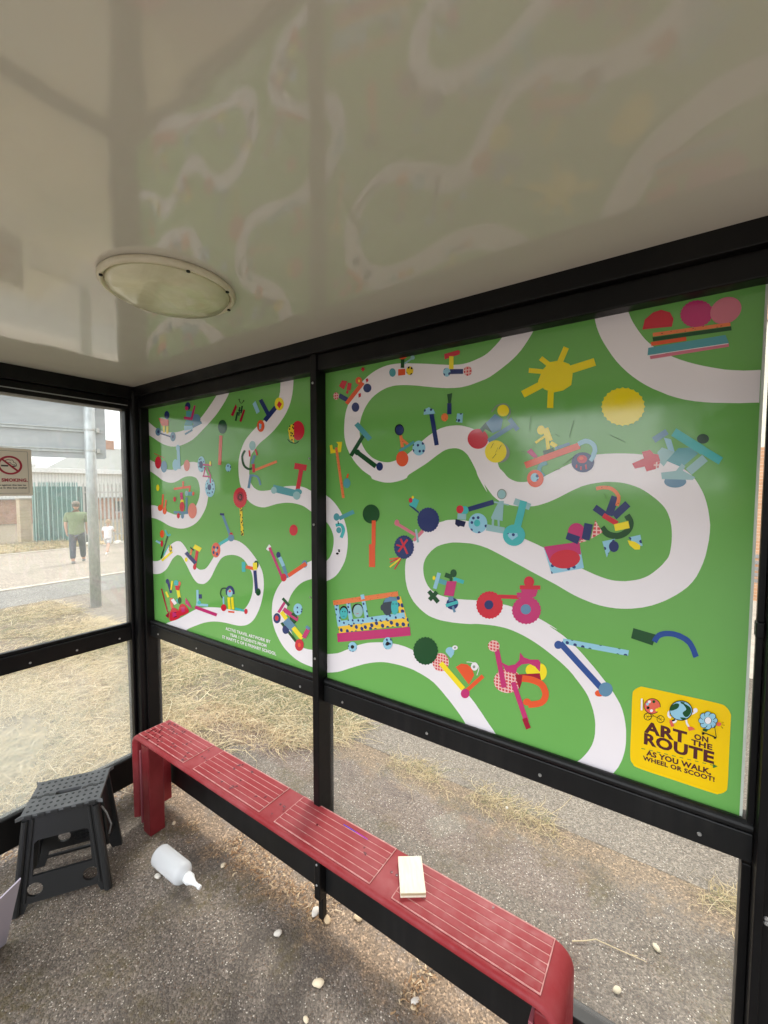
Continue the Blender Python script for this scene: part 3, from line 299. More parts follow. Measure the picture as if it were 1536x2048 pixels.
('printed_scooter','B',[('p','bt',0,[2780,3072,2914,3126,2898,3151,2764,3097]),('e','bt',0,[2748,3095,28,1,0,-27]),('p','t',0,[2743,3022,2752,3025,2765,3028,2777,3030,2782,3029,2786,3027,2791,3020,2795,3012,2797,3003,2795,2992,2788,2977,2781,2962,2776,2951,2804,2945,2809,2955,2817,2971,2824,2988,2827,3005,2825,3019,2818,3032,2809,3043,2795,3051,2777,3053,2760,3051,2745,3047,2736,3045]),('e','bt',0,[2769,3001,24,1,0,-22]),('p','k',0,[2757,3063,2762,3043,2771,3044,2766,3065]),('e','k',0,[2754,2831,13,1,0,-8]),('e','k',0,[2771,2849,9,1,0,-7]),('e','k',0,[2769,2859,11,1,0,-4])]),
('printed_scooter','B',[('p','n',0,[3761,3165,3911,3211,3903,3238,3752,3192]),('e','t',0,[3732,3172,25,1,0,-25]),('e','r',0,[3703,3177,23,1,0,-24]),('p','gb',0,[3689,3153,3687,3118,3742,3117,3744,3151]),('p','nd',0,[3676,3119,3742,3106,3731,3074,3706,3079,3695,3072,3673,3088]),('e','D',0,[3815,3100,57,3,1,-58]),('e','t',0,[3811,3101,19,1,0,-20]),('p','gb',0,[3864,3061,3968,3049,3974,3084,3870,3097]),('e','gr',0,[3953,3269,27,0,0,-29]),('e','gb',0,[3953,3268,22,0,0,-24]),('p','gb',0,[3940,3231,3966,3232,3960,3120,3896,3129,3894,3137,3920,3195]),('p','gb',0,[3900,3134,3898,3091,3911,3091,3913,3134]),('p','gb',0,[3931,3127,3934,3089,3945,3090,3943,3128]),('p','gb',0,[3910,3220,3943,3215,3945,3224,3912,3229]),('p','gb',0,[3960,3213,3993,3206,3995,3213,3961,3219]),('p','gb',0,[4018,3214,4103,3185,4115,3218,4030,3248]),('p','t',0,[4061,3085,4093,3229,4056,3238,4023,3092]),('e','t',0,[4025,3044,61,4,1,-59]),('p','D',0,[3989,3054,4043,3057,4047,3041,4016,3016,3995,3034])]),
('printed_pram','B',[('p','D',0,[4184,2989,4358,3018,4381,2900,4226,2853]),('p','m',0,[4184,2993,4357,3032,4366,2967,4259,2973,4218,2909]),('e','r',0,[4290,2937,72,14,5,-48]),('e','m',0,[4341,3079,40,2,1,-47]),('p','n',0,[4378,3129,4416,3122,4403,3041,4366,3047]),('p','n',0,[4300,3076,4360,3058,4348,3018,4291,3042]),('p','P',0,[4426,3144,4460,3086,4409,3050]),('p','P',0,[4354,3025,4370,3049,4390,3038])]),
('printed_figure','B',[('p','n',0,[4413,3194,4472,3151,4488,3177,4430,3221]),('p','n',0,[4501,3165,4527,3256,4495,3268,4468,3177]),('p','n',0,[4519,3152,4575,3216,4553,3241,4496,3178]),('p','L',0,[4428,3291,4433,3292,4441,3294,4449,3296,4457,3297,4466,3296,4475,3296,4483,3294,4491,3291,4499,3285,4507,3277,4513,3268,4517,3260,4518,3251,4516,3240,4513,3228,4511,3220,4526,3215,4528,3223,4531,3235,4533,3250,4532,3265,4526,3278,4518,3289,4508,3299,4498,3307,4488,3311,4477,3314,4466,3314,4457,3315,4447,3314,4437,3312,4429,3310,4424,3309]),('p','g',0,[4445,3100,4449,3094,4456,3085,4464,3075,4475,3066,4487,3061,4500,3058,4514,3056,4527,3057,4540,3061,4552,3067,4563,3075,4573,3085,4581,3097,4587,3110,4590,3124,4591,3138,4588,3153,4582,3166,4576,3176,4572,3182,4551,3166,4554,3159,4560,3150,4564,3142,4566,3136,4565,3130,4563,3121,4559,3112,4554,3106,4548,3100,4540,3094,4532,3090,4523,3087,4515,3087,4505,3088,4496,3090,4489,3094,4483,3098,4477,3106,4471,3114,4467,3120]),('p','r',0,[4455,3159,4517,3120,4528,3142,4466,3181]),('p','y',0,[4508,3127,4568,3147,4575,3113,4515,3095]),('p','D',0,[4460,3041,4516,3058,4482,2964]),('p','D',0,[4570,3068,4619,3084,4630,3032,4604,3030]),('e','n',0,[4511,3020,21,2,1,-27]),('p','y',0,[4568,3054,4598,3050,4621,3034,4619,3014,4599,3012,4577,3031])]),
('printed_tractor','B',[('p','r',0,[3944,2680,4057,2693,4057,2715,3945,2703]),('e','r',1,[3891,2634,78,12,1,-79]),('e','n',0,[3888,2635,27,4,0,-27]),('e','m',1,[4099,2638,77,13,1,-76]),('e','sb',0,[4097,2643,28,5,1,-28]),('p','m',0,[4045,2728,4072,2732,4068,2751,4159,2760,4149,2723,4122,2708,4049,2701]),('p','r',0,[4062,2749,4171,2762,4171,2784,4062,2771]),('e','r',0,[4111,2796,27,3,1,-30])]),
('printed_figure','B',[('p','bt',0,[3563,2721,3615,2712,3625,2741,3573,2750]),('p','b',0,[3558,2785,3528,2683,3553,2680,3583,2782]),('p','t',0,[3662,2747,3729,2735,3736,2757,3670,2770]),('e','g',0,[3666,2792,21,2,0,-24]),('p','g',0,[3605,2763,3653,2753,3663,2781,3615,2791]),('p','g',0,[3641,2760,3640,2731,3659,2732,3660,2761]),('p','m',0,[3624,2739,3688,2747,3669,2652,3603,2650]),('p','g',0,[3489,2651,3555,2590,3577,2611,3511,2671]),('p','g',0,[3515,2598,3567,2655,3546,2671,3494,2614]),('e','n',0,[3660,2606,39,6,0,-36]),('p','sb',0,[3632,2642,3638,2616,3670,2626,3664,2652]),('p','t',0,[3621,2578,3701,2614,3695,2632,3614,2596]),('p','sb',0,[3657,2587,3670,2553,3685,2560,3671,2594]),('e','y',0,[3536,2748,10,1,0,-13])]),
('printed_bus','B',[('p','Y',0,[2766,2249,3357,2419,3350,2467,2758,2302]),('p','Y',0,[3257,2592,3293,2597,3358,2411,3303,2393]),('p','D',0,[2722,2451,2754,2296,2792,2308,2760,2462]),('p','D',0,[2832,2490,2862,2350,2898,2361,2868,2500]),('p','D',0,[2962,2559,3009,2372,3041,2383,2994,2569]),('p','D',0,[2771,2301,3328,2461,3322,2496,2765,2339]),('p','L',0,[2716,2446,3276,2597,3270,2628,2709,2481]),('p','D',0,[2963,2559,2971,2527,3001,2537,2993,2568]),('p','m',0,[2754,2180,3370,2352,3364,2409,2747,2245]),('e','k',0,[2812,2416,41,7,0,-43]),('e','t',0,[2812,2404,36,6,0,-41]),('e','k',0,[2937,2450,50,8,0,-45]),('e','gb',0,[2942,2442,42,7,0,-45]),('e','hr',0,[3190,2511,43,7,0,-57]),('e','hr',0,[3152,2501,19,3,0,-22]),('e','t',0,[3248,2520,29,5,0,-52]),('p','sb',0,[3159,2536,3173,2564,3211,2584,3252,2584,3273,2569,3220,2553]),('e','k',0,[3234,2538,5,1,0,-4]),('e','k',0,[3259,2542,4,1,0,-4]),('e','k',0,[2802,2415,4,1,0,-5]),('e','k',0,[2824,2418,4,1,0,-5]),('p','k',0,[2801,2379,2823,2384,2823,2387,2801,2381]),('p','r',0,[2925,2417,2951,2425,2950,2428,2924,2420]),('e','D',0,[2892,2176,40,9,0,-36]),('e','D',0,[3193,2265,38,8,0,-42]),('e','k',0,[2892,2176,16,3,0,-14]),('e','k',0,[3193,2263,14,3,0,-14])]),
('printed_scooter','B',[('e','P',0,[3585,2227,56,13,1,-58]),('e','g',1,[3478,2275,88,19,1,-89]),('p','y',0,[3573,2210,3725,2086,3749,2113,3598,2236]),('p','o',0,[3687,2222,3722,2251,3761,2256,3792,2239,3805,2201,3773,2135]),('p','o',0,[3770,2091,3868,2204,3851,2218,3753,2105]),('e','m',0,[3750,2075,28,8,0,-29]),('e','b',0,[3648,2313,29,6,0,-24]),('p','b',0,[3627,2293,3677,2304,3654,2269]),('e','w',0,[3681,2340,18,4,0,-14]),('e','gr',0,[3681,2340,7,2,0,-6]),('p','w',0,[3757,2268,3762,2269,3770,2271,3778,2272,3787,2273,3795,2273,3804,2272,3813,2271,3820,2269,3825,2265,3829,2261,3831,2256,3832,2249,3830,2239,3827,2226,3823,2214,3820,2205,3824,2205,3827,2213,3831,2226,3835,2239,3836,2250,3835,2257,3832,2264,3828,2269,3822,2273,3815,2275,3806,2276,3796,2277,3787,2277,3779,2276,3770,2275,3762,2273,3757,2272]),('e','w',0,[3807,2255,22,5,0,-25]),('e','gr',0,[3804,2252,8,2,0,-9])]),
('printed_bat','B',[('e','y',0,[4138,2314,36,9,1,-34]),('e','y',0,[4181,2315,33,8,1,-46]),('e','P',0,[4002,2218,78,20,1,-69]),('p','m',0,[3967,2317,4007,2307,4045,2324,4067,2353,4070,2398,4093,2374,4126,2370,4169,2380,4180,2368,4178,2314,4152,2338,4119,2346,4082,2333,4056,2304,4049,2271,3992,2272]),('p','dr',0,[4044,2266,4178,2307,4186,2271,4091,2258,4070,2187]),('p','m',0,[3922,2388,3971,2169,4000,2182,3951,2400]),('e','P',0,[3921,2402,34,7,1,-33]),('p','o',0,[4082,2236,4093,2237,4108,2240,4124,2241,4138,2241,4150,2240,4161,2238,4170,2235,4177,2231,4183,2223,4188,2214,4192,2203,4193,2194,4192,2185,4189,2176,4185,2167,4180,2161,4169,2154,4151,2146,4132,2139,4118,2134,4122,2098,4135,2103,4155,2111,4177,2121,4196,2134,4211,2151,4220,2168,4225,2186,4227,2203,4225,2220,4219,2235,4212,2250,4202,2261,4190,2269,4176,2274,4162,2277,4147,2279,4130,2279,4112,2277,4096,2275,4086,2274]),('e','o',0,[4113,2129,21,6,0,-20]),('p','m',0,[4022,2212,4100,2012,4125,2029,4048,2228]),('p','dr',0,[4089,2024,4112,1973,4137,1991,4114,2042])]),
('printed_scooter','B',[('p','D',0,[4288,2492,4586,2495,4589,2523,4292,2521]),('e','o',0,[4467,2277,20,5,0,-17]),('p','n2',0,[4267,2480,4463,2295,4482,2321,4288,2506]),('e','n2',0,[4268,2482,20,4,0,-22]),('e','sb',0,[4494,2304,31,9,1,-36])]),
('printed_cane','B',[('p','g',0,[4604,2635,4697,2621,4684,2567,4596,2584]),('p','n3',0,[4700,2581,4702,2588,4706,2597,4710,2605,4714,2610,4720,2614,4727,2618,4735,2621,4744,2623,4753,2624,4762,2624,4771,2623,4780,2620,4790,2617,4800,2612,4808,2606,4816,2599,4823,2587,4830,2571,4835,2554,4840,2543,4858,2557,4854,2568,4848,2585,4840,2603,4831,2618,4821,2629,4810,2636,4798,2641,4788,2646,4777,2648,4765,2650,4754,2650,4744,2649,4733,2647,4722,2643,4712,2638,4702,2631,4694,2620,4687,2608,4683,2598,4680,2591])]),
('printed_logo','B',[('p','Q',1,[4609,2299,4615,2332,4639,2356,4660,2360,4801,2362,4932,2362,4960,2354,4976,2330,4978,2300,4978,2155,4978,2010,4972,1978,4950,1957,4926,1952,4793,1954,4648,1957,4621,1970,4609,2007,4609,2153]),('t', 'bw', 'ART', [4662, 2144, 166, 52, 1]),('t', 'bw', 'ON', [4854, 2175, 51, 24, 1]),('t', 'bw', 'THE', [4844, 2146, 76, 24, 1]),('t', 'bw', 'ROUTE', [4663, 2087, 265, 51, 1]),('t', 'bw', 'AS YOU WALK,', [4674, 2034, 246, 24, 1]),('t', 'bw', 'WHEEL OR SCOOT!', [4661, 2006, 272, 20, 1]),('p','gq',0,[4654,2057,4669,2059,4670,2062,4654,2061]),('p','gq',0,[4685,2060,4700,2061,4700,2065,4685,2063]),('p','gq',0,[4715,2062,4730,2063,4730,2067,4716,2066]),('p','gq',0,[4745,2064,4759,2066,4760,2069,4745,2068]),('p','gq',0,[4774,2066,4789,2068,4789,2071,4775,2070]),('p','gq',0,[4803,2069,4817,2070,4818,2073,4804,2072]),('p','gq',0,[4832,2071,4846,2072,4846,2075,4832,2074]),('p','gq',0,[4860,2073,4873,2074,4874,2077,4860,2076]),('p','gq',0,[4887,2075,4901,2076,4901,2079,4888,2078]),('p','gq',0,[4914,2077,4927,2078,4928,2081,4915,2080]),('p','gq',0,[4925,2085,4941,2080,4925,2066]),('e','k',0,[4691,2278,33,10,1,-38]),('e','o2',0,[4691,2278,31,9,1,-35]),('e','w',0,[4679,2296,6,2,0,-7]),('e','g',0,[4697,2302,6,2,0,-7]),('e','k',0,[4675,2266,6,2,0,-7]),('e','w',0,[4689,2256,6,2,0,-7]),('e','ym',0,[4710,2266,6,2,0,-7]),('e','b',0,[4672,2283,6,2,0,-7]),('e','Q',0,[4721,2269,10,3,0,-13]),('e','k',0,[4675,2223,16,5,1,-18]),('e','Q',0,[4675,2223,13,4,0,-15]),('p','k',0,[4662,2219,4688,2227,4688,2228,4662,2220]),('p','k',0,[4667,2234,4681,2212,4682,2213,4668,2235]),('p','k',0,[4680,2238,4668,2209,4669,2208,4681,2238]),('e','k',0,[4726,2227,15,5,1,-18]),('e','Q',0,[4726,2227,13,4,0,-15]),('p','k',0,[4714,2222,4739,2230,4739,2231,4714,2223]),('p','k',0,[4719,2237,4733,2216,4734,2217,4720,2238]),('p','k',0,[4732,2241,4720,2212,4721,2212,4733,2241]),('p','k',0,[4675,2222,4700,2233,4699,2235,4675,2225]),('p','k',0,[4699,2233,4726,2225,4727,2228,4700,2235]),('p','k',0,[4687,2241,4699,2233,4700,2235,4688,2244]),('p','w',0,[4645,2303,4646,2246,4653,2248,4652,2305]),('p','k',0,[4654,2300,4656,2252,4657,2252,4656,2301]),('p','k',0,[4781,2246,4778,2244,4774,2241,4770,2237,4767,2233,4764,2228,4762,2224,4761,2222,4761,2220,4771,2217,4772,2219,4773,2221,4773,2222,4774,2224,4776,2226,4780,2229,4783,2233,4786,2235]),('p','w',0,[4782,2249,4782,2246,4782,2242,4782,2239,4781,2238,4779,2236,4775,2233,4770,2231,4767,2229,4769,2221,4772,2222,4777,2225,4782,2228,4786,2233,4788,2238,4789,2244,4789,2248,4789,2250]),('p','o2',0,[4759,2233,4768,2236,4780,2212,4767,2204]),('p','w',0,[4819,2254,4819,2251,4820,2247,4821,2242,4822,2238,4824,2233,4826,2229,4829,2225,4830,2223,4836,2229,4834,2232,4832,2235,4830,2239,4828,2243,4827,2246,4827,2250,4826,2254,4826,2257]),('p','o2',0,[4828,2225,4845,2230,4856,2222,4834,2207]),('p','w',0,[4759,2282,4758,2280,4756,2277,4754,2274,4752,2269,4751,2264,4751,2258,4751,2253,4753,2248,4756,2245,4759,2244,4762,2243,4764,2243,4767,2253,4765,2253,4762,2254,4760,2254,4760,2255,4759,2257,4759,2261,4759,2265,4759,2268,4760,2269,4761,2271,4763,2274,4765,2275]),('p','w',0,[4842,2285,4844,2286,4847,2289,4850,2291,4853,2295,4856,2299,4857,2303,4858,2307,4858,2309,4852,2310,4851,2308,4851,2305,4850,2302,4849,2300,4847,2298,4844,2296,4842,2294,4840,2293]),('e','w',0,[4854,2309,8,2,0,-11]),('e','k',0,[4801,2292,43,13,2,-47]),('e','b',0,[4801,2292,40,12,1,-43]),('p','g',1,[4761,2298,4781,2320,4794,2319,4790,2301,4773,2285,4761,2281]),('p','g',1,[4807,2328,4833,2319,4839,2299,4830,2275,4818,2268,4808,2284,4821,2305]),('p','g',1,[4800,2260,4822,2264,4809,2252]),('p','g',1,[4798,2333,4815,2333,4805,2324]),('e','k',0,[4921,2284,13,4,1,-15]),('e','b',0,[4921,2284,11,3,0,-13]),('e','k',0,[4916,2264,13,4,1,-15]),('e','b',0,[4916,2264,11,4,0,-13]),('e','k',0,[4901,2251,13,4,1,-15]),('e','b',0,[4901,2251,11,4,0,-13]),('e','k',0,[4886,2254,13,4,1,-15]),('e','b',0,[4886,2254,11,4,0,-13]),('e','k',0,[4879,2271,13,4,1,-15]),('e','b',0,[4879,2271,11,4,0,-13]),('e','k',0,[4884,2292,13,4,1,-15]),('e','b',0,[4884,2292,11,3,0,-13]),('e','k',0,[4899,2304,13,4,1,-15]),('e','b',0,[4899,2304,11,3,0,-13]),('e','k',0,[4914,2301,13,4,1,-15]),('e','b',0,[4914,2301,11,3,0,-13]),('e','b',0,[4900,2278,18,6,1,-22]),('e','k',0,[4900,2278,13,4,1,-16]),('e','w',0,[4900,2278,11,4,1,-15]),('p','g',0,[4883,2237,4904,2239,4896,2225,4883,2226]),('e','o2',0,[4938,2274,8,3,0,-9]),('p','k',0,[4922,2263,4930,2212,4932,2214,4924,2264]),('p','k',0,[4879,2218,4924,2210,4926,2215,4880,2222]),('e','k',0,[4885,2213,5,2,0,-5]),('e','k',0,[4927,2209,5,2,0,-5]),('p','k',0,[4947,2281,4954,2289,4954,2290,4947,2282]),('p','k',0,[4949,2274,4957,2275,4957,2277,4949,2275]),('p','k',0,[4946,2265,4952,2259,4953,2261,4947,2267])]),
('printed_cart','L',[('e','n',0,[530,4029,46,-4,-2,-41]),('p','o',0,[369,4016,559,3981,556,3923,431,3930]),('p','y',0,[450,3931,447,3863,489,3860,492,3928]),('p','y',0,[513,3920,509,3847,550,3844,554,3917]),('p','n',0,[392,3852,587,3804,596,3817,401,3865]),('e','sb',0,[357,3876,53,-4,-2,-40]),('e','n',0,[362,3876,22,-2,-1,-16]),('e','sb',0,[632,3808,49,-3,-2,-46]),('e','n',0,[632,3808,20,-1,-1,-17])]),
('printed_scooter','L',[('e','sb',0,[1034,3941,70,-6,-2,-51]),('p','bt',0,[874,4037,987,4020,971,3889,837,3906,871,3956]),('e','n',0,[903,4078,45,-5,-2,-37]),('e','m',0,[882,4060,29,-3,-1,-19]),('p','m',0,[830,3989,948,3968,1005,4075,1033,4067,973,3937,835,3961]),('p','sb',0,[981,3865,1131,3896,1113,3920,961,3890]),('p','b',0,[833,3900,971,3889,980,3854,835,3853]),('p','sb',0,[851,3809,977,3841,963,3856,837,3825])]),
('printed_bug','L',[('p','dr',0,[1624,4019,1640,3991,1587,3918,1553,3932]),('p','gd',0,[1636,3951,1608,3879,1631,3874,1658,3946]),('p','gd',0,[1670,3989,1655,3917,1671,3915,1686,3986]),('p','gd',0,[1702,3996,1683,3936,1703,3932,1721,3992]),('p','gd',0,[1655,3960,1712,3949,1714,3957,1657,3968]),('p','dr',0,[1727,3964,1749,3954,1694,3856,1670,3874]),('p','k',0,[1668,4047,1687,4017,1694,4018,1675,4048]),('p','k',0,[1729,4035,1699,4015,1704,4012,1734,4031]),('e','k',0,[1672,4050,8,-1,0,-6]),('e','k',0,[1733,4033,8,-1,0,-6])]),
('printed_scooter','L',[('p','n',0,[2013,3832,2146,3927,2106,3953,1972,3859]),('p','n',0,[1922,4014,2014,3887,2056,3898,1965,4024]),('e','y',0,[2165,3960,52,-6,-1,-50]),('p','r',0,[2138,3953,2162,3984,2197,3956,2168,3926]),('e','o',0,[1942,3807,46,-4,-1,-48]),('p','b',0,[1924,3831,1954,3819,1946,3785,1923,3781]),('p','b',0,[1846,3995,1882,4016,1934,3925,1895,3909])]),
('printed_strawberry','L',[('e','r',0,[2367,3738,69,-5,-1,-73]),('p','A',0,[2324,3796,2326,3647,2275,3679,2260,3746,2277,3783]),('p','k',0,[2252,3678,2257,3673,2265,3666,2275,3658,2287,3652,2300,3647,2315,3644,2330,3642,2343,3641,2355,3644,2365,3648,2373,3653,2378,3656,2373,3660,2367,3657,2360,3653,2351,3649,2341,3647,2330,3647,2316,3649,2302,3653,2290,3656,2281,3662,2271,3669,2263,3676,2258,3681])]),
('printed_skeleton','L',[('p','sb',0,[1844,3577,1806,3506,1839,3498,1877,3568]),('e','gb',0,[1834,3654,41,-2,-1,-39]),('p','g',0,[1724,3625,1716,3616,1704,3604,1692,3588,1685,3571,1685,3551,1689,3530,1697,3509,1707,3491,1722,3477,1740,3466,1759,3458,1778,3453,1799,3452,1818,3455,1833,3458,1842,3460,1833,3478,1823,3476,1809,3472,1796,3471,1785,3471,1772,3475,1758,3481,1744,3489,1734,3499,1725,3514,1718,3532,1715,3551,1714,3567,1720,3581,1730,3594,1742,3606,1750,3614]),('p','L',0,[1858,3438,2135,3503,2124,3522,1847,3458]),('p','r',0,[1826,3502,1830,3431,1865,3432,1860,3502]),('p','sb',0,[1792,3417,1761,3303,1793,3299,1823,3413]),('p','sb',0,[1811,3399,1825,3398,1844,3397,1863,3395,1877,3391,1885,3387,1891,3381,1896,3373,1902,3365,1906,3355,1910,3343,1913,3333,1916,3325,1940,3328,1938,3336,1934,3347,1930,3359,1925,3370,1919,3380,1912,3389,1903,3398,1889,3405,1870,3410,1848,3413,1827,3415,1814,3416]),('p','r',0,[1782,3617,1789,3565,1811,3565,1805,3617]),('p','r',0,[1862,3621,1884,3570,1905,3573,1883,3624])]),
('printed_scooter','L',[('p','r',0,[2377,3450,2335,3290,2379,3284,2421,3444]),('p','r',0,[2320,3450,2448,3431,2459,3475,2332,3495]),('p','bt',0,[2067,3273,2347,3229,2366,3283,2088,3329]),('e','bt',0,[2361,3273,43,0,0,-24]),('e','gb',0,[2090,3284,34,0,-1,-28]),('e','gb',0,[2347,3244,40,0,0,-32])]),
('printed_tree','L',[('p','o2',0,[1384,3769,1357,3509,1404,3506,1431,3764]),('e','g',0,[1433,3841,64,-5,-2,-61])]),
('printed_flower','L',[('e','D',1,[1505,3480,39,-1,-1,-35])]),
('printed_bicycle','L',[('e','D',1,[1101,3523,59,-2,-3,-73]),('e','n',0,[1097,3519,30,-1,-1,-34]),('e','D',1,[1229,3306,76,0,-3,-88]),('e','n',0,[1219,3309,29,0,-1,-28]),('p','m',0,[1125,3509,1259,3500,1262,3518,1128,3527]),('p','m',0,[1156,3496,1123,3411,1141,3408,1173,3493]),('p','m',0,[1185,3492,1239,3406,1255,3410,1201,3495]),('p','m',0,[1117,3405,1246,3399,1248,3412,1119,3419]),('p','m',0,[1226,3406,1228,3346,1251,3346,1249,3406]),('e','y',0,[1242,3526,15,0,-1,-20])]),
('printed_cart','L',[('p','r',0,[262,3657,464,3602,469,3607,267,3663]),('e','r',0,[340,3564,63,-2,-3,-63]),('e','sb',0,[450,3518,59,-2,-3,-60]),('e','b',0,[663,3529,53,-2,-3,-56]),('p','b',0,[693,3694,701,3488,754,3488,746,3693]),('e','b',0,[715,3694,35,-2,-1,-31]),('e','pk2',0,[862,3518,51,-1,-2,-54])]),
('printed_sun','L',[('e','y',0,[319,3304,32,0,-2,-33])]),
('printed_scooter','L',[('p','o',0,[625,3281,923,3305,918,3326,621,3303]),('p','o',0,[776,3367,774,3313,804,3313,807,3367]),('p','o',0,[889,3313,883,3265,912,3265,918,3312]),('p','bt',0,[871,3229,975,3230,976,3265,872,3265]),('e','o',0,[959,3248,19,0,-1,-20]),('p','sb',0,[828,3211,821,3066,855,3067,862,3211]),('e','gb',0,[846,3249,28,0,-1,-26]),('p','m',0,[730,3257,737,3172,785,3175,778,3259]),('e','y',0,[765,3167,30,1,-1,-22]),('e','r',0,[763,3119,44,1,-2,-49]),('p','sb',0,[610,3047,862,3049,865,3073,613,3072]),('e','pk2',0,[938,3084,73,2,-3,-74]),('e','r',0,[693,3027,27,1,-1,-27]),('e','sb',0,[768,3028,26,1,-1,-27]),('e','r',0,[634,3190,25,0,-1,-25])]),
('printed_cactus','L',[('e','o',0,[356,3096,48,1,-2,-33]),('p','o',0,[401,3238,375,3103,411,3103,436,3236]),('p','o',0,[457,3181,434,3092,464,3091,488,3180]),('e','o',0,[439,3069,38,1,-2,-38])]),
('printed_flower','L',[('p','A',0,[1649,3146,1665,2891,1700,2895,1684,3148]),('e','r',1,[1660,3218,92,1,-2,-88]),('e','dr',0,[1664,3227,47,1,-1,-43]),('e','k',0,[1664,3223,28,0,-1,-28]),('e','dr',0,[1664,3223,17,0,0,-17])]),
('printed_ball','L',[('e','r',1,[2308,2975,46,3,-1,-43])]),
('printed_scooter','L',[('p','sb',0,[1389,3065,1506,2865,1539,2875,1423,3074]),('p','n',0,[1370,3057,1431,3056,1435,3076,1373,3077]),('p','t',0,[1358,2779,1508,2844,1487,2865,1337,2801]),('e','r',0,[1527,2887,25,2,-1,-24]),('e','sb',0,[1526,2862,44,3,-1,-31]),('e','o2',0,[1299,2735,68,6,-2,-69]),('e','n',0,[1272,2759,17,1,0,-14]),('e','n',0,[1324,2758,15,1,0,-13]),('e','n',0,[1264,2710,15,1,-1,-16]),('e','n',0,[1317,2700,15,1,-1,-15]),('e','gb',0,[1303,2735,19,2,-1,-16])]),
('printed_scooter','L',[('e','o',0,[378,2827,41,3,-2,-41]),('e','r',0,[368,2726,24,2,-2,-36]),('p','b',0,[242,2736,334,2717,353,2737,261,2756]),('p','t',0,[427,2868,472,2813,498,2821,453,2876]),('p','t',0,[494,2803,549,2826,529,2841,474,2819]),('p','g',0,[471,2812,331,2570,359,2568,498,2810]),('p','t',0,[405,2604,512,2715,494,2719,386,2608]),('p','y',0,[373,2539,576,2651,549,2666,345,2554]),('e','A',0,[532,2685,33,3,-2,-36])]),
('printed_scooter','L',[('p','r',0,[981,2714,933,2564,982,2564,1029,2714]),('p','y',0,[932,2723,1041,2696,1078,2736,969,2763]),('p','n',0,[783,2656,949,2565,996,2594,833,2685]),('e','r',0,[953,2542,29,3,-1,-27]),('p','L',0,[897,2713,874,2654,903,2653,926,2712]),('p','k',0,[880,2721,936,2698,950,2708,894,2731]),('e','y',0,[811,2600,26,2,-1,-22])]),
('printed_scooter','L',[('e','g',0,[1858,2659,32,3,-1,-34]),('p','o',0,[1718,2612,1832,2606,1843,2634,1729,2640]),('p','y',0,[1815,2670,1817,2610,1871,2617,1869,2676]),('p','t',0,[1668,2663,1669,2576,1716,2582,1715,2668]),('p','n',0,[1820,2603,1839,2413,1880,2421,1861,2610]),('e','g',0,[1879,2428,32,4,-1,-32])]),
('printed_monster','L',[('p','dr',0,[322,2244,431,2011,457,2019,349,2251]),('p','dr',0,[394,1968,481,2034,458,1952]),('p','n',0,[438,2345,496,2221,541,2234,484,2357]),('e','n',0,[456,2341,33,4,-1,-26]),('p','y',0,[533,2356,505,2259,535,2260,563,2357]),('p','y',0,[407,2221,452,2169,485,2181,441,2233]),('p','o2',0,[490,2170,508,2067,560,2079,542,2181]),('p','w',0,[513,2153,576,2111,626,2138,564,2179]),('p','t',0,[606,2170,646,2135,686,2154,647,2188]),('p','y',0,[622,2277,646,2190,699,2203,676,2290]),('e','t',0,[623,2343,41,5,-1,-32]),('e','o2',0,[684,2345,22,3,-1,-23]),('p','r',0,[599,2315,690,2327,672,2274,608,2272]),('e','g',0,[676,2174,32,5,-2,-36]),('p','m',0,[784,2218,843,2181,896,2124,777,2158]),('p','r',1,[487,1932,492,2023,534,2073,599,2083,661,2052,668,1996]),('p','r',1,[653,2012,664,2103,715,2145,780,2140,834,2081]),('p','m',0,[539,2031,602,2046,614,2005,543,1977]),('p','m',0,[702,2109,762,2125,773,2079,711,2056]),('p','k',0,[578,2031,615,2038,616,2043,579,2037]),('p','k',0,[564,1981,619,2000,617,2005,561,1986])]),
('printed_scooter','L',[('p','b',0,[970,2321,971,2170,1008,2176,1008,2327]),('p','n',0,[1008,2284,1006,2242,1060,2250,1061,2292]),('p','b',0,[960,2166,1157,2188,1161,2212,965,2191]),('e','t',0,[1015,2204,29,4,-1,-19]),('p','m',0,[933,2133,1282,2115,1301,2146,953,2166])]),
('printed_scooter','L',[('p','b',0,[1385,2315,1388,2236,1410,2240,1407,2319]),('p','g',0,[1393,2306,1386,2313,1377,2322,1369,2332,1366,2342,1367,2353,1372,2365,1379,2377,1387,2384,1398,2388,1416,2391,1434,2393,1447,2394,1449,2408,1436,2407,1416,2405,1394,2401,1374,2393,1360,2381,1351,2366,1345,2351,1344,2337,1348,2325,1357,2313,1367,2303,1373,2297]),('p','n',0,[1477,2347,1475,2357,1473,2370,1472,2383,1474,2392,1479,2398,1487,2404,1494,2408,1496,2409,1498,2408,1505,2404,1513,2398,1519,2392,1522,2385,1523,2375,1523,2365,1523,2357,1562,2364,1562,2371,1562,2382,1560,2394,1555,2406,1547,2415,1535,2424,1521,2431,1502,2434,1480,2429,1462,2420,1447,2408,1436,2394,1432,2379,1433,2362,1436,2348,1437,2339]),('e','b',0,[1493,2365,39,6,-1,-34]),('e','o2',0,[1494,2382,21,3,0,-11]),('p','y',0,[1456,2319,1467,2212,1503,2219,1492,2326]),('p','y',0,[1505,2326,1518,2220,1553,2228,1540,2334]),('p','o',0,[1463,2184,1552,2193,1555,2209,1466,2200]),('e','r',0,[1399,2217,41,7,-1,-32]),('p','t',0,[1560,2226,1696,2226,1704,2247,1568,2246]),('e','r',0,[1714,2235,23,4,-1,-24])]),
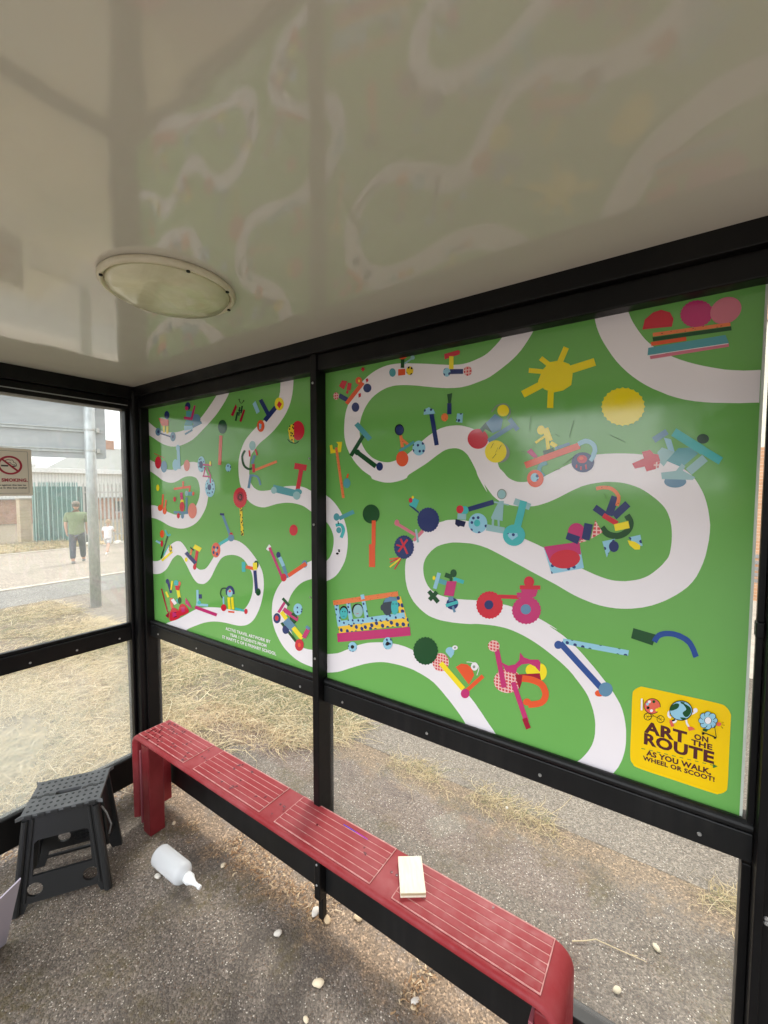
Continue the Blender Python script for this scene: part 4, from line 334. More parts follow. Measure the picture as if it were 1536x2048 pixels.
('printed_scooter','L',[('p','w',0,[2024,2844,2049,2826,2015,2785,1985,2800]),('p','m',0,[2014,2812,2162,2578,2189,2589,2042,2822]),('p','sb',0,[2168,2687,2215,2584,2250,2596,2204,2698]),('e','n',0,[2133,2765,25,2,0,-26]),('p','b',0,[2128,2741,2173,2674,2210,2689,2166,2756]),('e','sb',0,[2425,2722,29,3,0,-29]),('p','o',0,[2256,2598,2453,2715,2430,2738,2232,2621]),('e','r',0,[2192,2589,34,4,-1,-32])]),
('printed_bicycle','L',[('e','n',0,[2106,2244,44,8,-1,-43]),('e','r',0,[2103,2244,21,4,0,-21]),('p','m',0,[2138,2290,2218,2392,2192,2399,2111,2297]),('p','g',0,[2165,2410,2238,2361,2262,2379,2189,2428]),('p','m',0,[2168,2314,2328,2262,2357,2296,2198,2349]),('e','g',0,[2299,2278,42,7,-1,-45]),('p','m',0,[2252,2285,2339,2258,2354,2278,2268,2304]),('e','D',0,[2348,2357,49,8,-1,-47]),('p','y',0,[2141,2293,2205,2238,2243,2262,2180,2318]),('p','g',0,[2148,2208,2315,2085,2337,2102,2171,2225]),('e','n',0,[2209,2170,40,8,-1,-36]),('p','sb',0,[2175,2221,2272,2164,2333,2217,2239,2273]),('p','y',0,[2274,2188,2376,2119,2413,2149,2313,2218]),('e','r',0,[2360,2076,48,10,-1,-48]),('e','o',0,[2360,2076,16,3,0,-17]),('p','m',0,[2429,2139,2479,2216,2437,2224,2387,2146]),('p','sb',0,[2426,2229,2464,2213,2483,2233,2445,2249])]),
('printed_credit','L',[('t', 'w', 'ACTIVE TRAVEL ARTWORK BY', [1423, 2018, 600, 26, 0.6]),('t', 'w', 'YEAR 1 STUDENTS FROM', [1481, 1973, 492, 26, 0.6]),('t', 'w', "ST MARY'S C OF E PRIMARY SCHOOL", [1369, 1931, 722, 26, 0.6])]),
]
def wobj(name,bm,mats,parent,smooth=False,recalc=True):
    """mesh given in world coordinates, parented to an unrotated thing or part"""
    off=Vector(); p=parent
    while p: off+=p.location; p=p.parent
    bmesh.ops.translate(bm,verts=bm.verts,vec=-off); return obj(name,bm,mats,parent,smooth,recalc)
# ------------------------------------------------------------------ shelter frame
XA,XB,XC,XD=.0876,1.2451,1.325,2.511; ZT,ZB=2.0764,.9418; HC=2.168; YF=-1.55; XE=3.85
SH=thing('bus_shelter','black framed bus shelter with cream glossy ceiling and clear panes','bus shelter',(0,0,0))
def screw(parent,x,y,z,n='y',r=.0045):
    bm=bmesh.new(); Mx={'y':Matrix.Rotation(PI/2,4,'X'),'x':Matrix.Rotation(PI/2,4,'Y')}[n]
    lathe(bm,[(r,0),(r,.0015),(r*.75,.003),(r*.45,.003),(r*.4,.0015),(.0003,.0015)],14,0,Matrix.Translation((x,y,z))@Mx); wobj('screw',bm,SCREW,parent)
def post(a,b,bev=.004): return wobj('post',bx(a,b,bev),BLK,SH)
cp=post((-.035,-.075,0),(.072,.035,2.15),.012)
bm=bmesh.new(); box(bm,(.0725,-.045,.05),(.0876,.03,2.07),0,.004); box(bm,(-.03,-.0905,.05),(.03,-.0755,2.05),0,.004); wobj('glazing_bead',bm,BLK,cp)
mp_=post((1.296,-.05,.1),(1.3245,.034,2.15),.003)
bm=bmesh.new(); box(bm,(1.262,-.016,.1),(1.2955,.03,2.06),0,.003); box(bm,(1.2985,-.03,0),(1.321,-.008,.099),0,.002); wobj('post_foot',bm,BLK,mp_)
for z in (1.03,1.52,.24,.16,2.02): screw(mp_,1.31,-.0505,z)
for z in (1.24,.92,1.76): screw(mp_,1.253,-.012,z,r=.004)
rp_=post((2.534,-.05,0),(2.61,.05,2.15),.006)
bm=bmesh.new(); box(bm,(2.517,-.012,.1),(2.5335,.03,.85),0,.002); box(bm,(2.5335,-.0605,0),(2.548,-.0505,2.1),0,.002); box(bm,(2.521,-.020,.946),(2.5335,-.004,2.06),0,.002); wobj('glazing_bead',bm,BLK,rp_)
bm=bmesh.new(); box(bm,(2.519,-.030,1.345),(2.5335,-.002,1.378),0,.003); wobj('glass_clamp',bm,BLK,rp_)
for z in (.80,.79): screw(rp_,2.5545,-.0505,z-.02)
post((XE-.04,-.05,0),(XE+.035,.035,2.15),.006); post((-.035,YF-.03,0),(.04,YF+.04,2.15),.008); post((XE-.04,YF-.03,0),(XE+.035,YF+.04,2.15),.008)
# back rails: middle rail with a rounded top bead, deep bottom rail, head beam in two steps
def rail(x0,x1,hid=0):
    bm=bmesh.new(); box(bm,(x0,-.022,.862),(x1,.03,.925),0,.0025); tube(bm,[(x0+.001,-.012,.9365),(x1-.001,-.012,.9365)],.0125,14); box(bm,(x0,-.006,.9255),(x1,.03,.944),0,.001)
    r=wobj('middle_rail',bm,DUSTBLK,SH,smooth=False)
    n=4
    for i in range(n): screw(r,x0+.09+(x1-x0-.18)*i/(n-1),-.0225,.886)
    bm=bmesh.new(); box(bm,(x0,-.020,.113),(x1,.03,.262),0,.003); wobj('bottom_rail',bm,DUSTBLK,SH)
rail(.074,1.2945); rail(1.326,2.5325); rail(2.612,XE-.042)
bm=bmesh.new(); box(bm,(.03,-.042,2.062),(XE,.04,2.118),0,.004); box(bm,(.03,-.0605,2.1185),(XE,.05,2.20),0,.003); wobj('head_beam',bm,BLK,SH)
bm=bmesh.new(); box(bm,(-.05,YF,2.052),(.036,-.062,2.106),0,.003); box(bm,(-.05,YF,2.1065),(.0605,-.061,2.20),0,.003); hb=wobj('head_beam',bm,BLK,SH)
bm=bmesh.new(); box(bm,(.0365,YF+.04,2.072),(.040,-.08,2.076)); wobj('seal_strip',bm,simple('grey_rubber_seal',(.35,.36,.36),.5).m,hb)
bm=bmesh.new(); box(bm,(0,YF-.04,2.10),(XE,YF+.03,2.21),0,.004); wobj('head_beam',bm,BLK,SH)
bm=bmesh.new(); box(bm,(XE-.03,YF,2.10),(XE+.04,-.062,2.2),0,.004); wobj('head_beam',bm,BLK,SH)
# left end rails
bm=bmesh.new(); box(bm,(-.028,YF+.04,.848),(.026,-.092,.922),0,.003); box(bm,(-.012,YF+.04,.9225),(.014,-.092,.938),0,.003); lr=wobj('middle_rail',bm,BLK,SH)
for y in (-.15,-.34,-.52,-.72,-.95): screw(lr,.0265,y,.872,'x')
bm=bmesh.new(); box(bm,(-.028,YF+.04,.068),(.026,-.092,.215),0,.006); wobj('bottom_rail',bm,BLK,SH)
wobj('ceiling_panel',bx((-.04,YF-.02,HC),(XE+.03,.03,HC+.012)),CEIL,SH)
bm=bmesh.new(); box(bm,(-.12,YF-.12,2.21),(XE+.12,.12,2.29),0,.03); wobj('roof',bm,BLK,SH)
for a,b,mt in (((-.004,YF+.04,.93),(.004,-.09,2.06),DIRTY),((-.004,YF+.04,.21),(.004,-.09,.855),MILKY),((.085,.012,.24),(1.29,.018,.87),PANE),((1.322,.012,.24),(2.52,.018,.87),PANE),((.085,.012,.935),(1.29,.018,2.08),PANE),((1.322,.012,.935),(2.535,.018,2.08),PANE),((2.615,.012,.24),(XE-.04,.018,2.08),PANE)):
    wobj('glass_pane',bx(a,b),mt,SH)
# black fixing lugs along the edges of the end panes
# ------------------------------------------------------------------ posters
def text_mesh(s,w,h,bold):
    cu=bpy.data.curves.new('t','FONT'); cu.body=s; cu.size=1; cu.offset=.042*bold; cu.resolution_u=3; cu.space_character=1.06
    o=bpy.data.objects.new('t',cu); C.objects.link(o); dg=bpy.context.evaluated_depsgraph_get(); me=bpy.data.meshes.new_from_object(o.evaluated_get(dg)); bpy.data.objects.remove(o)
    c=np.array([v.co[:2] for v in me.vertices]); fs=[list(p.vertices) for p in me.polygons]; cap=.70
    x0,x1=c[:,0].min(),c[:,0].max(); c[:,0]=(c[:,0]-x0)/(x1-x0)*w; c[:,1]=c[:,1]/cap*h; bpy.data.meshes.remove(me); bpy.data.curves.remove(cu); return c,fs
def ftess(bm,pts,y,mi):
    q=[]
    for p in pts:
        if not q or abs(p[0]-q[-1][0])+abs(p[1]-q[-1][1])>1e-5: q.append(p)
    if len(q)>2 and abs(q[0][0]-q[-1][0])+abs(q[0][1]-q[-1][1])<1e-5: q.pop()
    if len(q)<3: return
    if sum(q[i-1][0]*q[i][1]-q[i][0]*q[i-1][1] for i in range(len(q)))<0: q=q[::-1]
    f=bm.faces.new([bm.verts.new((x,y,z)) for x,z in q]); f.normal_update(); f.material_index=mi
    if f.normal.y>0: f.normal_flip()
    if len(q)>4: bmesh.ops.triangulate(bm,faces=[f],ngon_method='EAR_CLIP')
def smooth_closed(p,n=4):
    p=[np.array(q) for q in p]; N_=len(p); o=[]
    for i in range(N_):
        a,b,c,d=p[i-1],p[i],p[(i+1)%N_],p[(i+2)%N_]
        for k in range(n): t=k/n; o.append(.5*((2*b)+(c-a)*t+(2*a-5*b+4*c-d)*t*t+(d-3*c+3*b-a)*t**3))
    return o
def build_art(name,items,parent,base):
    bm=bmesh.new(); slots=[]; 
    for i,it in enumerate(items):
        col=it[1]
        if col not in slots: slots.append(col)
        mi=slots.index(col); y=-(base+i*.00006)
        if it[0]=='p':
            c=[(it[3][j]/2000,it[3][j+1]/2000) for j in range(0,len(it[3]),2)]
            if it[2]: c=smooth_closed(c,5)
            ftess(bm,c,y,mi)
        elif it[0]=='e':
            ox,oz,ax,az,bx_,bz=[q/2000 for q in it[3]]; n=72 if it[2] else 28; c=[]
            for k in range(n):
                t=k*2*PI/n; s=1+(.035*math.cos(24*t) if it[2] else 0); c.append((ox+s*(ax*math.cos(t)+bx_*math.sin(t)),oz+s*(az*math.cos(t)+bz*math.sin(t))))
            ftess(bm,c,y,mi)
        else:
            x,z,w,h=[q/2000 for q in it[3][:4]]; c,fs=text_mesh(it[2],w,h,it[3][4])
            vs=[bm.verts.new((x+p[0],y,z+p[1])) for p in c]
            for f in fs:
                q=[vs[j] for j in f]; fc=bm.faces.new(q); fc.material_index=mi
                fc.normal_update()
                if fc.normal.y>0: fc.normal_flip()
    return wobj(name,bm,[PM[s] for s in slots],parent,recalc=False)
PL=thing('poster','narrower green poster with the printed school credit, left of the middle post','poster',(XA,0,ZB),group='green road map posters on the back wall')
PB=thing('poster','wider green poster with the yellow sun and yellow logo square, right of the middle post','poster',(XC,0,ZB),group='green road map posters on the back wall')
wobj('poster_sheet',bx((.075,0,.925),(1.30,.003,2.09)),PM['G'],PL)
bm=bmesh.new(); box(bm,(1.31,0,.925),(XD,.003,2.09)); box(bm,(XD,.0005,.94),(XD+.005,.0025,2.09),1); rg2=random.Random(4)
for i in range(8):
    x=2.12+rg2.gauss(0,.13); z=1.75+rg2.gauss(0,.07); a=rg2.uniform(0,6.28); l_=rg2.uniform(.006,.045); w=.0004; dx,dz=math.cos(a)*l_,math.sin(a)*l_
    bm.faces.new([bm.verts.new((p,-.0045,q)) for p,q in ((x-w*math.sin(a),z+w*math.cos(a)),(x+w*math.sin(a),z-w*math.cos(a)),(x+dx+w*math.sin(a),z+dz-w*math.cos(a)),(x+dx-w*math.sin(a),z+dz+w*math.cos(a)))]).material_index=2
wobj('poster_sheet',bm,[PM['G'],simple('pale_film_edge',(.6,.66,.58),.4).m,simple('scuffed_film',(.09,.15,.08),.6).m],PB)
for nm,pn,its in ART: build_art(nm,its,PL if pn=='L' else PB,.0004 if nm=='printed_road' else .0009)
# ------------------------------------------------------------------ no-smoking sign on the left pane
NS=thing('no_smoking_sign','cream no smoking sign with a red crossed circle on the left end pane','sign',(.006,-.59,1.62))
m=Mat('cream_sign_plastic',(.80,.71,.61),.4); SGN=m.m
bm=bmesh.new(); plate(bm,[smooth_closed([(-.704,1.62),(-.704,1.818),(-.701,1.8225),(-.59,1.8225),(-.481,1.821),(-.4775,1.816),(-.4775,1.62),(-.481,1.616),(-.59,1.616),(-.701,1.616)],1)],Matrix(((0,0,1,.0045),(1,0,0,0),(0,1,0,0),(0,0,0,1))),.003); wobj('sign_plate',bm,SGN,NS)
def flat_x(bm,loops,x,mi=0,th=.0004): plate(bm,loops,Matrix(((0,0,1,x),(1,0,0,0),(0,1,0,0),(0,0,0,1))),th,mi)
bm=bmesh.new(); cy,cz=-.5525,1.7478; flat_x(bm,[circ(cy,cz,.0415,.0405,40),circ(cy,cz,.0335,.0325,40)],.0077)
flat_x(bm,[[(cy-.0275,cz+.0215),(cy-.0225,cz+.0265),(cy+.0275,cz-.0215),(cy+.0225,cz-.0265)]],.0083)
for (s,y0,y1,z0,h) in (('NO SMOKING.',-.618,-.4938,1.6776,.0135),):
    c,fs=text_mesh(s,y1-y0,h,1.1); vs=[bm.verts.new((.0079,y0+p[0],z0+p[1])) for p in c]
    for f in fs: bm.faces.new([vs[j] for j in f])
wobj('red_print',bm,simple('sign_red',srgb(168,24,52),.4,.03).m,NS)
bm=bmesh.new(); flat_x(bm,[[(cy-.034+.004,cz-.006),(cy-.034+.004,cz+.0005),(cy-.006,cz+.0005),(cy-.006,cz-.006)]],.0077); flat_x(bm,[[(cy+.008,cz-.006),(cy+.008,cz-.001),(cy+.019,cz-.001),(cy+.019,cz-.006)]],.0077)
def wig(pts,w,x=.0077):
    P=[Vector((0,a,b)) for a,b in pts]; Lf=[];Rt=[]
    for i,p in enumerate(P):
        d=(P[min(i+1,len(P)-1)]-P[max(i-1,0)]).normalized(); n=Vector((0,-d.z,d.y))*w/2; Lf.append((p+n)[1:]);Rt.append((p-n)[1:])
    flat_x(bm,[[tuple(q) for q in Lf+Rt[::-1]]],x)
wig([(cy-.015,cz+.013),(cy-.014,cz+.021),(cy-.006,cz+.024),(cy+.002,cz+.022),(cy+.008,cz+.0235),(cy+.012,cz+.018),(cy+.013,cz+.012),(cy+.019,cz+.011),(cy+.0215,cz+.004),(cy+.0215,cz-.004)],.0022)
wig([(cy-.013,cz+.012),(cy-.006,cz+.010),(cy+.001,cz+.013),(cy+.004,cz+.006),(cy+.010,cz+.003),(cy+.016,cz+.003),(cy+.018,cz-.001)],.0020)
flat_x(bm,[[(-.7,1.6268),(-.7,1.8105),(-.493,1.8095),(-.4905,1.806),(-.4905,1.6285),(-.492,1.6268)],[(-.699,1.6278),(-.699,1.8095),(-.4935,1.8085),(-.4915,1.8055),(-.4915,1.629),(-.4925,1.6278)]],.0077)
for (s,y0,y1,z0) in (('It is against the law to',-.603,-.5011,1.6597),('smoke in this bus shelter',-.611,-.4963,1.6478)):
    c,fs=text_mesh(s,y1-y0,.0066,.9); vs=[bm.verts.new((.0079,y0+p[0],z0+p[1])) for p in c]
    for f in fs: bm.faces.new([vs[j] for j in f])
wobj('dark_print',bm,simple('sign_dark_brown',(.05,.035,.03),.4,.03).m,NS)
# ------------------------------------------------------------------ ceiling light
CLT=thing('ceiling_light','round yellowed dome light fixed to the cream ceiling','ceiling light',(1.283,-.543,HC))
bm=bmesh.new(); lathe(bm,[(.155,0),(.159,-.004),(.159,-.011),(.155,-.016),(.151,-.017),(.147,-.014),(.145,-.009)],48); obj('rim',bm,RIM,CLT,True)
bm=bmesh.new(); lathe(bm,[(.1455,-.009),(.141,-.017),(.13,-.030),(.10,-.037),(.06,-.041),(.02,-.042),(.001,-.042)],48); obj('diffuser',bm,DIFF,CLT,True)
for a in (75,165,255,345,30):
    bm=bmesh.new(); lathe(bm,[(.0045,0),(.0045,-.003),(.001,-.0035)],8,0,Matrix.Translation((.151*math.cos(R(a)),.151*math.sin(R(a)),-.0168))); obj('screw',bm,BLK,CLT)
# ------------------------------------------------------------------ bench
BN=thing('bench','long red plastic slatted bench under the posters','bench',(1.22,-.12,0))
X0,X1,Y0,Y1,Z1=.24,2.20,-.208,-.03,.468
prof=[]   # cross-section in (y,z) relative, outward ring of the seat slab
def rr(cx,cz,r,a0,a1,n=5): return [(cx+r*math.cos(R(a0+(a1-a0)*i/n)),cz+r*math.sin(R(a0+(a1-a0)*i/n))) for i in range(n+1)]
prof=rr(Y1-.013,-.013,.013,90,0)+rr(Y1-.008,-.024,.008,0,-60,3)+rr(Y0+.020,-.025,.007,-120,-165,3)+rr(Y0+.013,-.013,.013,190,90)
path=[]; rad=.055
path=[(X0,.05,0)]+[(X0,.2,0)]+[(X0+rad-rad*math.cos(R(t)),Z1-rad+rad*math.sin(R(t)),t) for t in range(0,91,15)]+[(X0+.3*i,Z1,90) for i in range(1,6)]+[(X1-rad+rad*math.sin(R(t)),Z1-rad+rad*math.cos(R(t)),90+t) for t in range(0,91,15)]+[(X1,.2,180),(X1,.05,180)]
bm=bmesh.new(); rings=[]
for x,z,a in path:
    # section lies across the path: local depth axis points away from the bench's outside
    nx,nz=-math.cos(R(a)),math.sin(R(a)); 
    rings.append([bm.verts.new((x+nx*d,y,z+nz*d)) for y,d in prof])
for i in range(len(rings)-1):
    for t in range(len(prof)): bm.faces.new((rings[i][t],rings[i][(t+1)%len(prof)],rings[i+1][(t+1)%len(prof)],rings[i+1][t]))
bm.faces.new(rings[0][::-1]); bm.faces.new(rings[-1])
# dark red spill spots on the plastic
rg2=random.Random(8)
for i in range(88):
    u=rg2.random()
    if i<62: x=.30+abs(rg2.gauss(.06,.10)); y=rg2.uniform(-.19,-.05)
    elif i<80: x=rg2.uniform(.55,1.15); y=rg2.uniform(-.20,-.05)
    else: x=rg2.uniform(1.1,2.1); y=rg2.uniform(-.2,-.05)
    r_=rg2.uniform(.0015,.0048); z=Z1+.0052; n=9; a0=rg2.uniform(0,6); el=rg2.uniform(1,2.4); ph=rg2.uniform(0,6)
    vs=[]
    for k in range(n):
        t=k*2*PI/n; q=r_*(1+.3*math.sin(3*t+ph)); px,py=q*el*math.cos(t),q*math.sin(t); vs.append(bm.verts.new((x+px*math.cos(a0)-py*math.sin(a0),y+px*math.sin(a0)+py*math.cos(a0),z)))
    bm.faces.new(vs).material_index=1
seat=wobj('seat',bm,[RED,STAIN],BN,True)
md=seat.modifiers.new('e','EDGE_SPLIT'); md.split_angle=R(50)
for (a,b) in ((.285,.66),(.738,1.155),(1.24,1.655),(1.738,2.150)):
    bm=bmesh.new(); box(bm,(a-.0035,Y0+.0188,Z1+.0004),(b+.003,Y1-.008,Z1+.0026),1)
    n=6; y0,y1=Y0+.0205,Y1-.011; w=(y1-y0)/n
    for i in range(n):
        k0=len(bm.verts); box(bm,(a,y0+i*w+.0015,Z1+.0008),(b,y0+(i+1)*w-.0030,Z1+.0042),0,.0010)
        bm.verts.ensure_lookup_table()
        for v in bm.verts[k0:]: v.co.z+=.0022*((v.co.y-y0-i*w)/w-.5) if v.co.z>Z1+.002 else 0   # each slat sheds a little to the front
    wobj('slat_panel',bm,[RED,GROOVE],seat)
for x in (.69,.708,1.192,1.21,1.69,1.708):
    bm=bmesh.new(); lathe(bm,[(.004,0),(.004,.001),(.0005,.0012)],10,0,Matrix.Translation((x,-.118,Z1+.0002))); wobj('bolt',bm,STAIN,seat)
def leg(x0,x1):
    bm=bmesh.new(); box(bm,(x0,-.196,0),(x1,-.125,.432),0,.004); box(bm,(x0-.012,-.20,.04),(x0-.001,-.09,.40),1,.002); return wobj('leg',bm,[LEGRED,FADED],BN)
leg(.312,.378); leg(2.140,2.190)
# ------------------------------------------------------------------ pine block, pen
t=thing('wood_block','small pale wooden block lying askew on the red bench','wood block',(1.753,-.105,Z1+.0045),R(-54.5))
bm=bx((-.0615,-.037,0),(.0615,.037,.015),.0012); ob=obj('block_body',bm,PINE,t)
bm=bmesh.new(); box(bm,(.0618,-.0365,.0085),(.0632,.0365,.0145),0,.0003); obj('end_grain',bm,simple('end_grain_pine',(.42,.33,.2),.7).m,t)
t=thing('pen','thin violet and blue pen lying in a groove of the red bench','pen',(1.508,-.066,Z1+.0075),R(-2))
bm=bmesh.new(); tube(bm,[(-.054,0,0),(.0,0,0)],.0013,8); obj('barrel',bm,simple('blue_plastic',(.08,.06,.55),.25).m,t)
bm=bmesh.new(); tube(bm,[(.0005,0,0),(.048,0,0),(.054,0,0)],[.0015,.0015,.001],8); obj('cap',bm,simple('violet_plastic',(.42,.03,.45),.25).m,t)
# ------------------------------------------------------------------ folding step stool
ST=thing('step_stool','black plastic folding step stool with a dotted grey top','step stool',(.312,-.490,0),R(57))
HS=.385
def tilt(side,off):   # local frame of a leaning panel: x along width, y up, z outward
    a=math.atan2(off[1]-off[0],HS-.02); return a
def panel(name,W0,W1,y0,y1,front,holes,wavy=False):
    bm=bmesh.new(); s=-1 if front else 1
    def P3(u,v): k=v/HS; return Vector((u,s*(y0+(y1-y0)*k),v))
    wb=lambda v:W0+(W1-W0)*v/HS
    out=[(-wb(0),0),(-wb(0)+.038,0),(-wb(.03)+.048,.032),(wb(.03)-.048,.032),(wb(0)-.038,0),(wb(0),0),(wb(HS-.02),HS-.02),(-wb(HS-.02),HS-.02)]
    loops=[out]+holes; th=.010
    tri=tessellate_polygon([[Vector((x,y,0)) for x,y in l] for l in loops]); fl=[p for l in loops for p in l]
    A=[bm.verts.new(P3(*p)) for p in fl]; B=[bm.verts.new(P3(*p)+Vector((0,-s*th,0))) for p in fl]
    for q in tri:
        if len(set(q))==3:
            bm.faces.new([A[i] for i in q]); bm.faces.new([B[i] for i in q][::-1])
    k=0
    for l in loops:
        n=len(l)
        for i in range(n): bm.faces.new((A[k+i],A[k+(i+1)%n],B[k+(i+1)%n],B[k+i]))
        k+=n
    # raised ribs down both edges
    for sx in (-1,1):
        c=[P3(sx*(wb(v)-.012),v)+Vector((0,s*.004,0)) for v in (.004,HS*.5,HS-.024)]; tube(bm,c,[.013,.012,.011],10)
        c=[P3(sx*(wb(v)-.036),v)+Vector((0,s*.001,0)) for v in (.04,HS*.5,HS-.024)]; tube(bm,c,.005,8)
    if wavy:
        for j in range(5): tube(bm,[P3(-.015+.10*i/14,.085+j*.016+.004*math.sin(i*1.9))+Vector((0,-s*.011,0)) for i in range(15)],.0035,6)
    return obj(name,bm,STOOL,ST)
op=[(-.098,.135),(.098,.135),(.090,.262),(.078,.272),(-.078,.272),(-.090,.262)]
panel('front_panel',.165,.125,.118,.098,True,[op,circ(-.092,.082,.027,.027),circ(.092,.082,.027,.027)])
panel('back_panel',.165,.125,.118,.098,False,[[(-.112,.042),(.112,.042),(.108,.064),(-.108,.064)],circ(-.05,.115,.024,.024)],True)
for sx in (-1,1):   # side panels folding in the middle, with hinge knuckles
    bm=bmesh.new()
    def Q(y,v): k=v/HS; return Vector((sx*(.150+(.112-.150)*k)-sx*(.018 if abs(y)<.02 else 0),y,v))
    for ya,yb in ((-1,-.08),(.08,1)):
        def yy(t,v): return t*(.113+(.093-.113)*v/HS)
        vs=[Q(yy(ya,.10),.10),Q(yy(yb,.10),.10),Q(yy(yb,.35),.35),Q(yy(ya,.35),.35)]
        A=[bm.verts.new(v) for v in vs]; B=[bm.verts.new(v+Vector((-sx*.008,0,0))) for v in vs]
        bm.faces.new(A); bm.faces.new(B[::-1])
        for i in range(4): bm.faces.new((A[i],A[(i+1)%4],B[(i+1)%4],B[i]))
    tube(bm,[(sx*.132,0,.105),(sx*.114,0,.345)],.007,8)
    obj('side_panel',bm,STOOL,ST)
    for s in (-1,1):
        bm=bmesh.new(); ca,cb=Q(s*(.116-.02*.05/HS),.05),Q(s*(.116-.02*.36/HS),.36); tube(bm,[ca,cb],.0045,6)
        for v in (.06,.11,.16,.21,.26,.31,.35): 
            c=Q(s*(.116+(.096-.116)*v/HS),v); box(bm,(c.x-.007,c.y-.006,v-.012),(c.x+.007,c.y+.006,v+.012),0,.003)
        obj('hinge',bm,STOOL,ST)
bm=bmesh.new(); plate(bm,[smooth_closed([(-.130,-.098),(-.130,.098),(-.124,.104),(.124,.104),(.130,.098),(.130,-.098),(.124,-.104),(-.124,-.104)],2),[(-.045,-.008),(-.037,-.013),(.037,-.013),(.045,-.008),(.045,.008),(.037,.013),(-.037,.013),(-.045,.008)]],Matrix.Translation((0,0,HS-.016)),.014,0)
top=obj('top_step',bm,[STOP,STOOL],ST)
bm=bmesh.new()
for i in range(11):
    for j in range(7):
        x=-.112+.0224*i; y=-.084+.028*j
        if abs(y)<.02 and abs(x)<.058: continue
        lathe(bm,[(.0055,0),(.0055,.0006),(.0042,.0010),(.0003,.0010)],10,0,Matrix.Translation((x,y,HS-.002)))
obj('grip_dots',bm,simple('dark_rubber_dots',(.03,.032,.034),.7).m,top)
bm=bmesh.new()
for sx in (-1,1):
    x0=.048*sx
    for k in range(4): 
        a,b=sorted((x0+sx*k*.0205,x0+sx*(k*.0205+.0165))); box(bm,(a,-.0035 if k%2 else -.0105,HS-.0022),(b,.0105 if k%2 else .0035,HS-.0008),0)
for s in (-1,1):
    for k in range(6): 
        x=-.105+k*.042; box(bm,(x-.013,s*.1045-.004,HS-.020),(x+.013,s*.1045+.0025,HS-.004),0,.002)
box(bm,(-.122,-.1065,HS-.018),(.122,-.1045,HS-.012)); box(bm,(-.122,.1045,HS-.018),(.122,.1065,HS-.012)); obj('clasp_row',bm,STOOL,ST)
bm=bmesh.new(); tube(bm,[(.12,-.03,.30),(.135,-.02,.26),(.15,-.015,.20),(.138,.0,.15)],.0035,8); obj('carry_wire',bm,simple('grey_wire',(.3,.3,.3),.4).m,ST)
# ------------------------------------------------------------------ squeeze bottle lying on the floor
bt=thing('plastic_bottle','milky white squeeze bottle lying on its side on the asphalt','bottle',(.66,-.243,.043),R(2))
Mb=Matrix.Rotation(R(90),4,'Y')@Matrix.Rotation(R(0),4,'X')
bm=bmesh.new(); lathe(bm,[(.030,-.105),(.038,-.103),(.0425,-.097),(.043,-.09),(.043,.055),(.042,.066),(.036,.078),(.024,.088),(.019,.091),(.018,.096)],40,0,Mb); o=obj('bottle_body',bm,BOTTLE,bt,True)
bm=bmesh.new(); lathe(bm,[(.018,.097),(.021,.0975),(.021,.118),(.018,.122),(.012,.138),(.008,.150),(.0065,.172),(.0085,.174),(.0085,.186),(.006,.188)],24,0,Mb); obj('nozzle_cap',bm,CAP,bt,True)
# ------------------------------------------------------------------ pebbles (each its own stone)
PBS=[(.799,-.097,.011,'cream pebble on the asphalt, right of the bottle'),(.615,-.287,.012,'cream pebble lying against the milky bottle'),(.399,-.475,.011,'tan pebble in front of the step stool'),(1.448,-.191,.016,'egg shaped white pebble at the photo foot, left of two by the bench'),(1.482,-.283,.009,'small brown pebble at the foot of the photo'),(1.737,-.051,.012,'white pebble half under the bench near its middle'),(1.742,-.068,.008,'tiny grey pebble touching the white one under the bench'),(1.214,-.157,.013,'tan pebble on bare asphalt, left below the bench'),(1.274,-.022,.017,'tan pebble left of the middle post foot'),(1.332,-.018,.015,'yellowish pebble right of the middle post foot'),(1.423,.056,.015,'cream pebble lying close behind the bottom rail'),(2.372,.575,.012,'cream pebble on asphalt behind the pane, by the long straw'),(2.27,.349,.012,'lone cream pebble behind the pane, near the bench end'),(-.081,-.128,.012,'small tan pebble outside the left pane behind the step stool'),(.392,-.09,.009,'white chip on the moss beside the red bench leg'),(1.712,.933,.009,'tiny white pebble among the weeds behind the pane')]
for i,(x,y,r_,lb) in enumerate(PBS):
    bm=bmesh.new(); bmesh.ops.create_icosphere(bm,subdivisions=2,radius=r_); q=random.Random(i)
    for v in bm.verts: v.co=Vector((v.co.x*q.uniform(1.05,1.15)*1.15,v.co.y*.85,v.co.z*.6))+Vector((q.gauss(0,.05),q.gauss(0,.05),q.gauss(0,.04)))*r_
    r_*=.8; o=obj('pebble',bm,simple('pebble_stone_%d'%(i%3),[(.72,.62,.45),(.66,.62,.55),(.58,.44,.27)][i%3],.7).m,smooth=True) if i<3 else obj('pebble',bm,bpy.data.materials['pebble_stone_%d'%([0,0,1,2,1,1,2,2,0,0,0,0,1,1][i-3+0] if i<17 else 0)],smooth=True)
    o.location=(x,y,r_*.55+.002); o.rotation_euler=(0,0,q.uniform(0,3)); tag(o,lb,'pebble','loose pebbles on the asphalt')
bm=bmesh.new(); tube(bm,[(2.118,.428,.006),(2.16,.455,.010),(2.188,.478,.012),(2.26,.49,.008),(2.345,.503,.005)],[.0022,.002,.002,.0016,.001],6); tube(bm,[(2.3,.497,.007),(2.318,.505,.008)],.001,5)
tag(obj('straw_stalk',bm,simple('straw_stalk',(.72,.58,.36),.7).m),'long bent straw stalk on the asphalt beyond the bench end','straw')
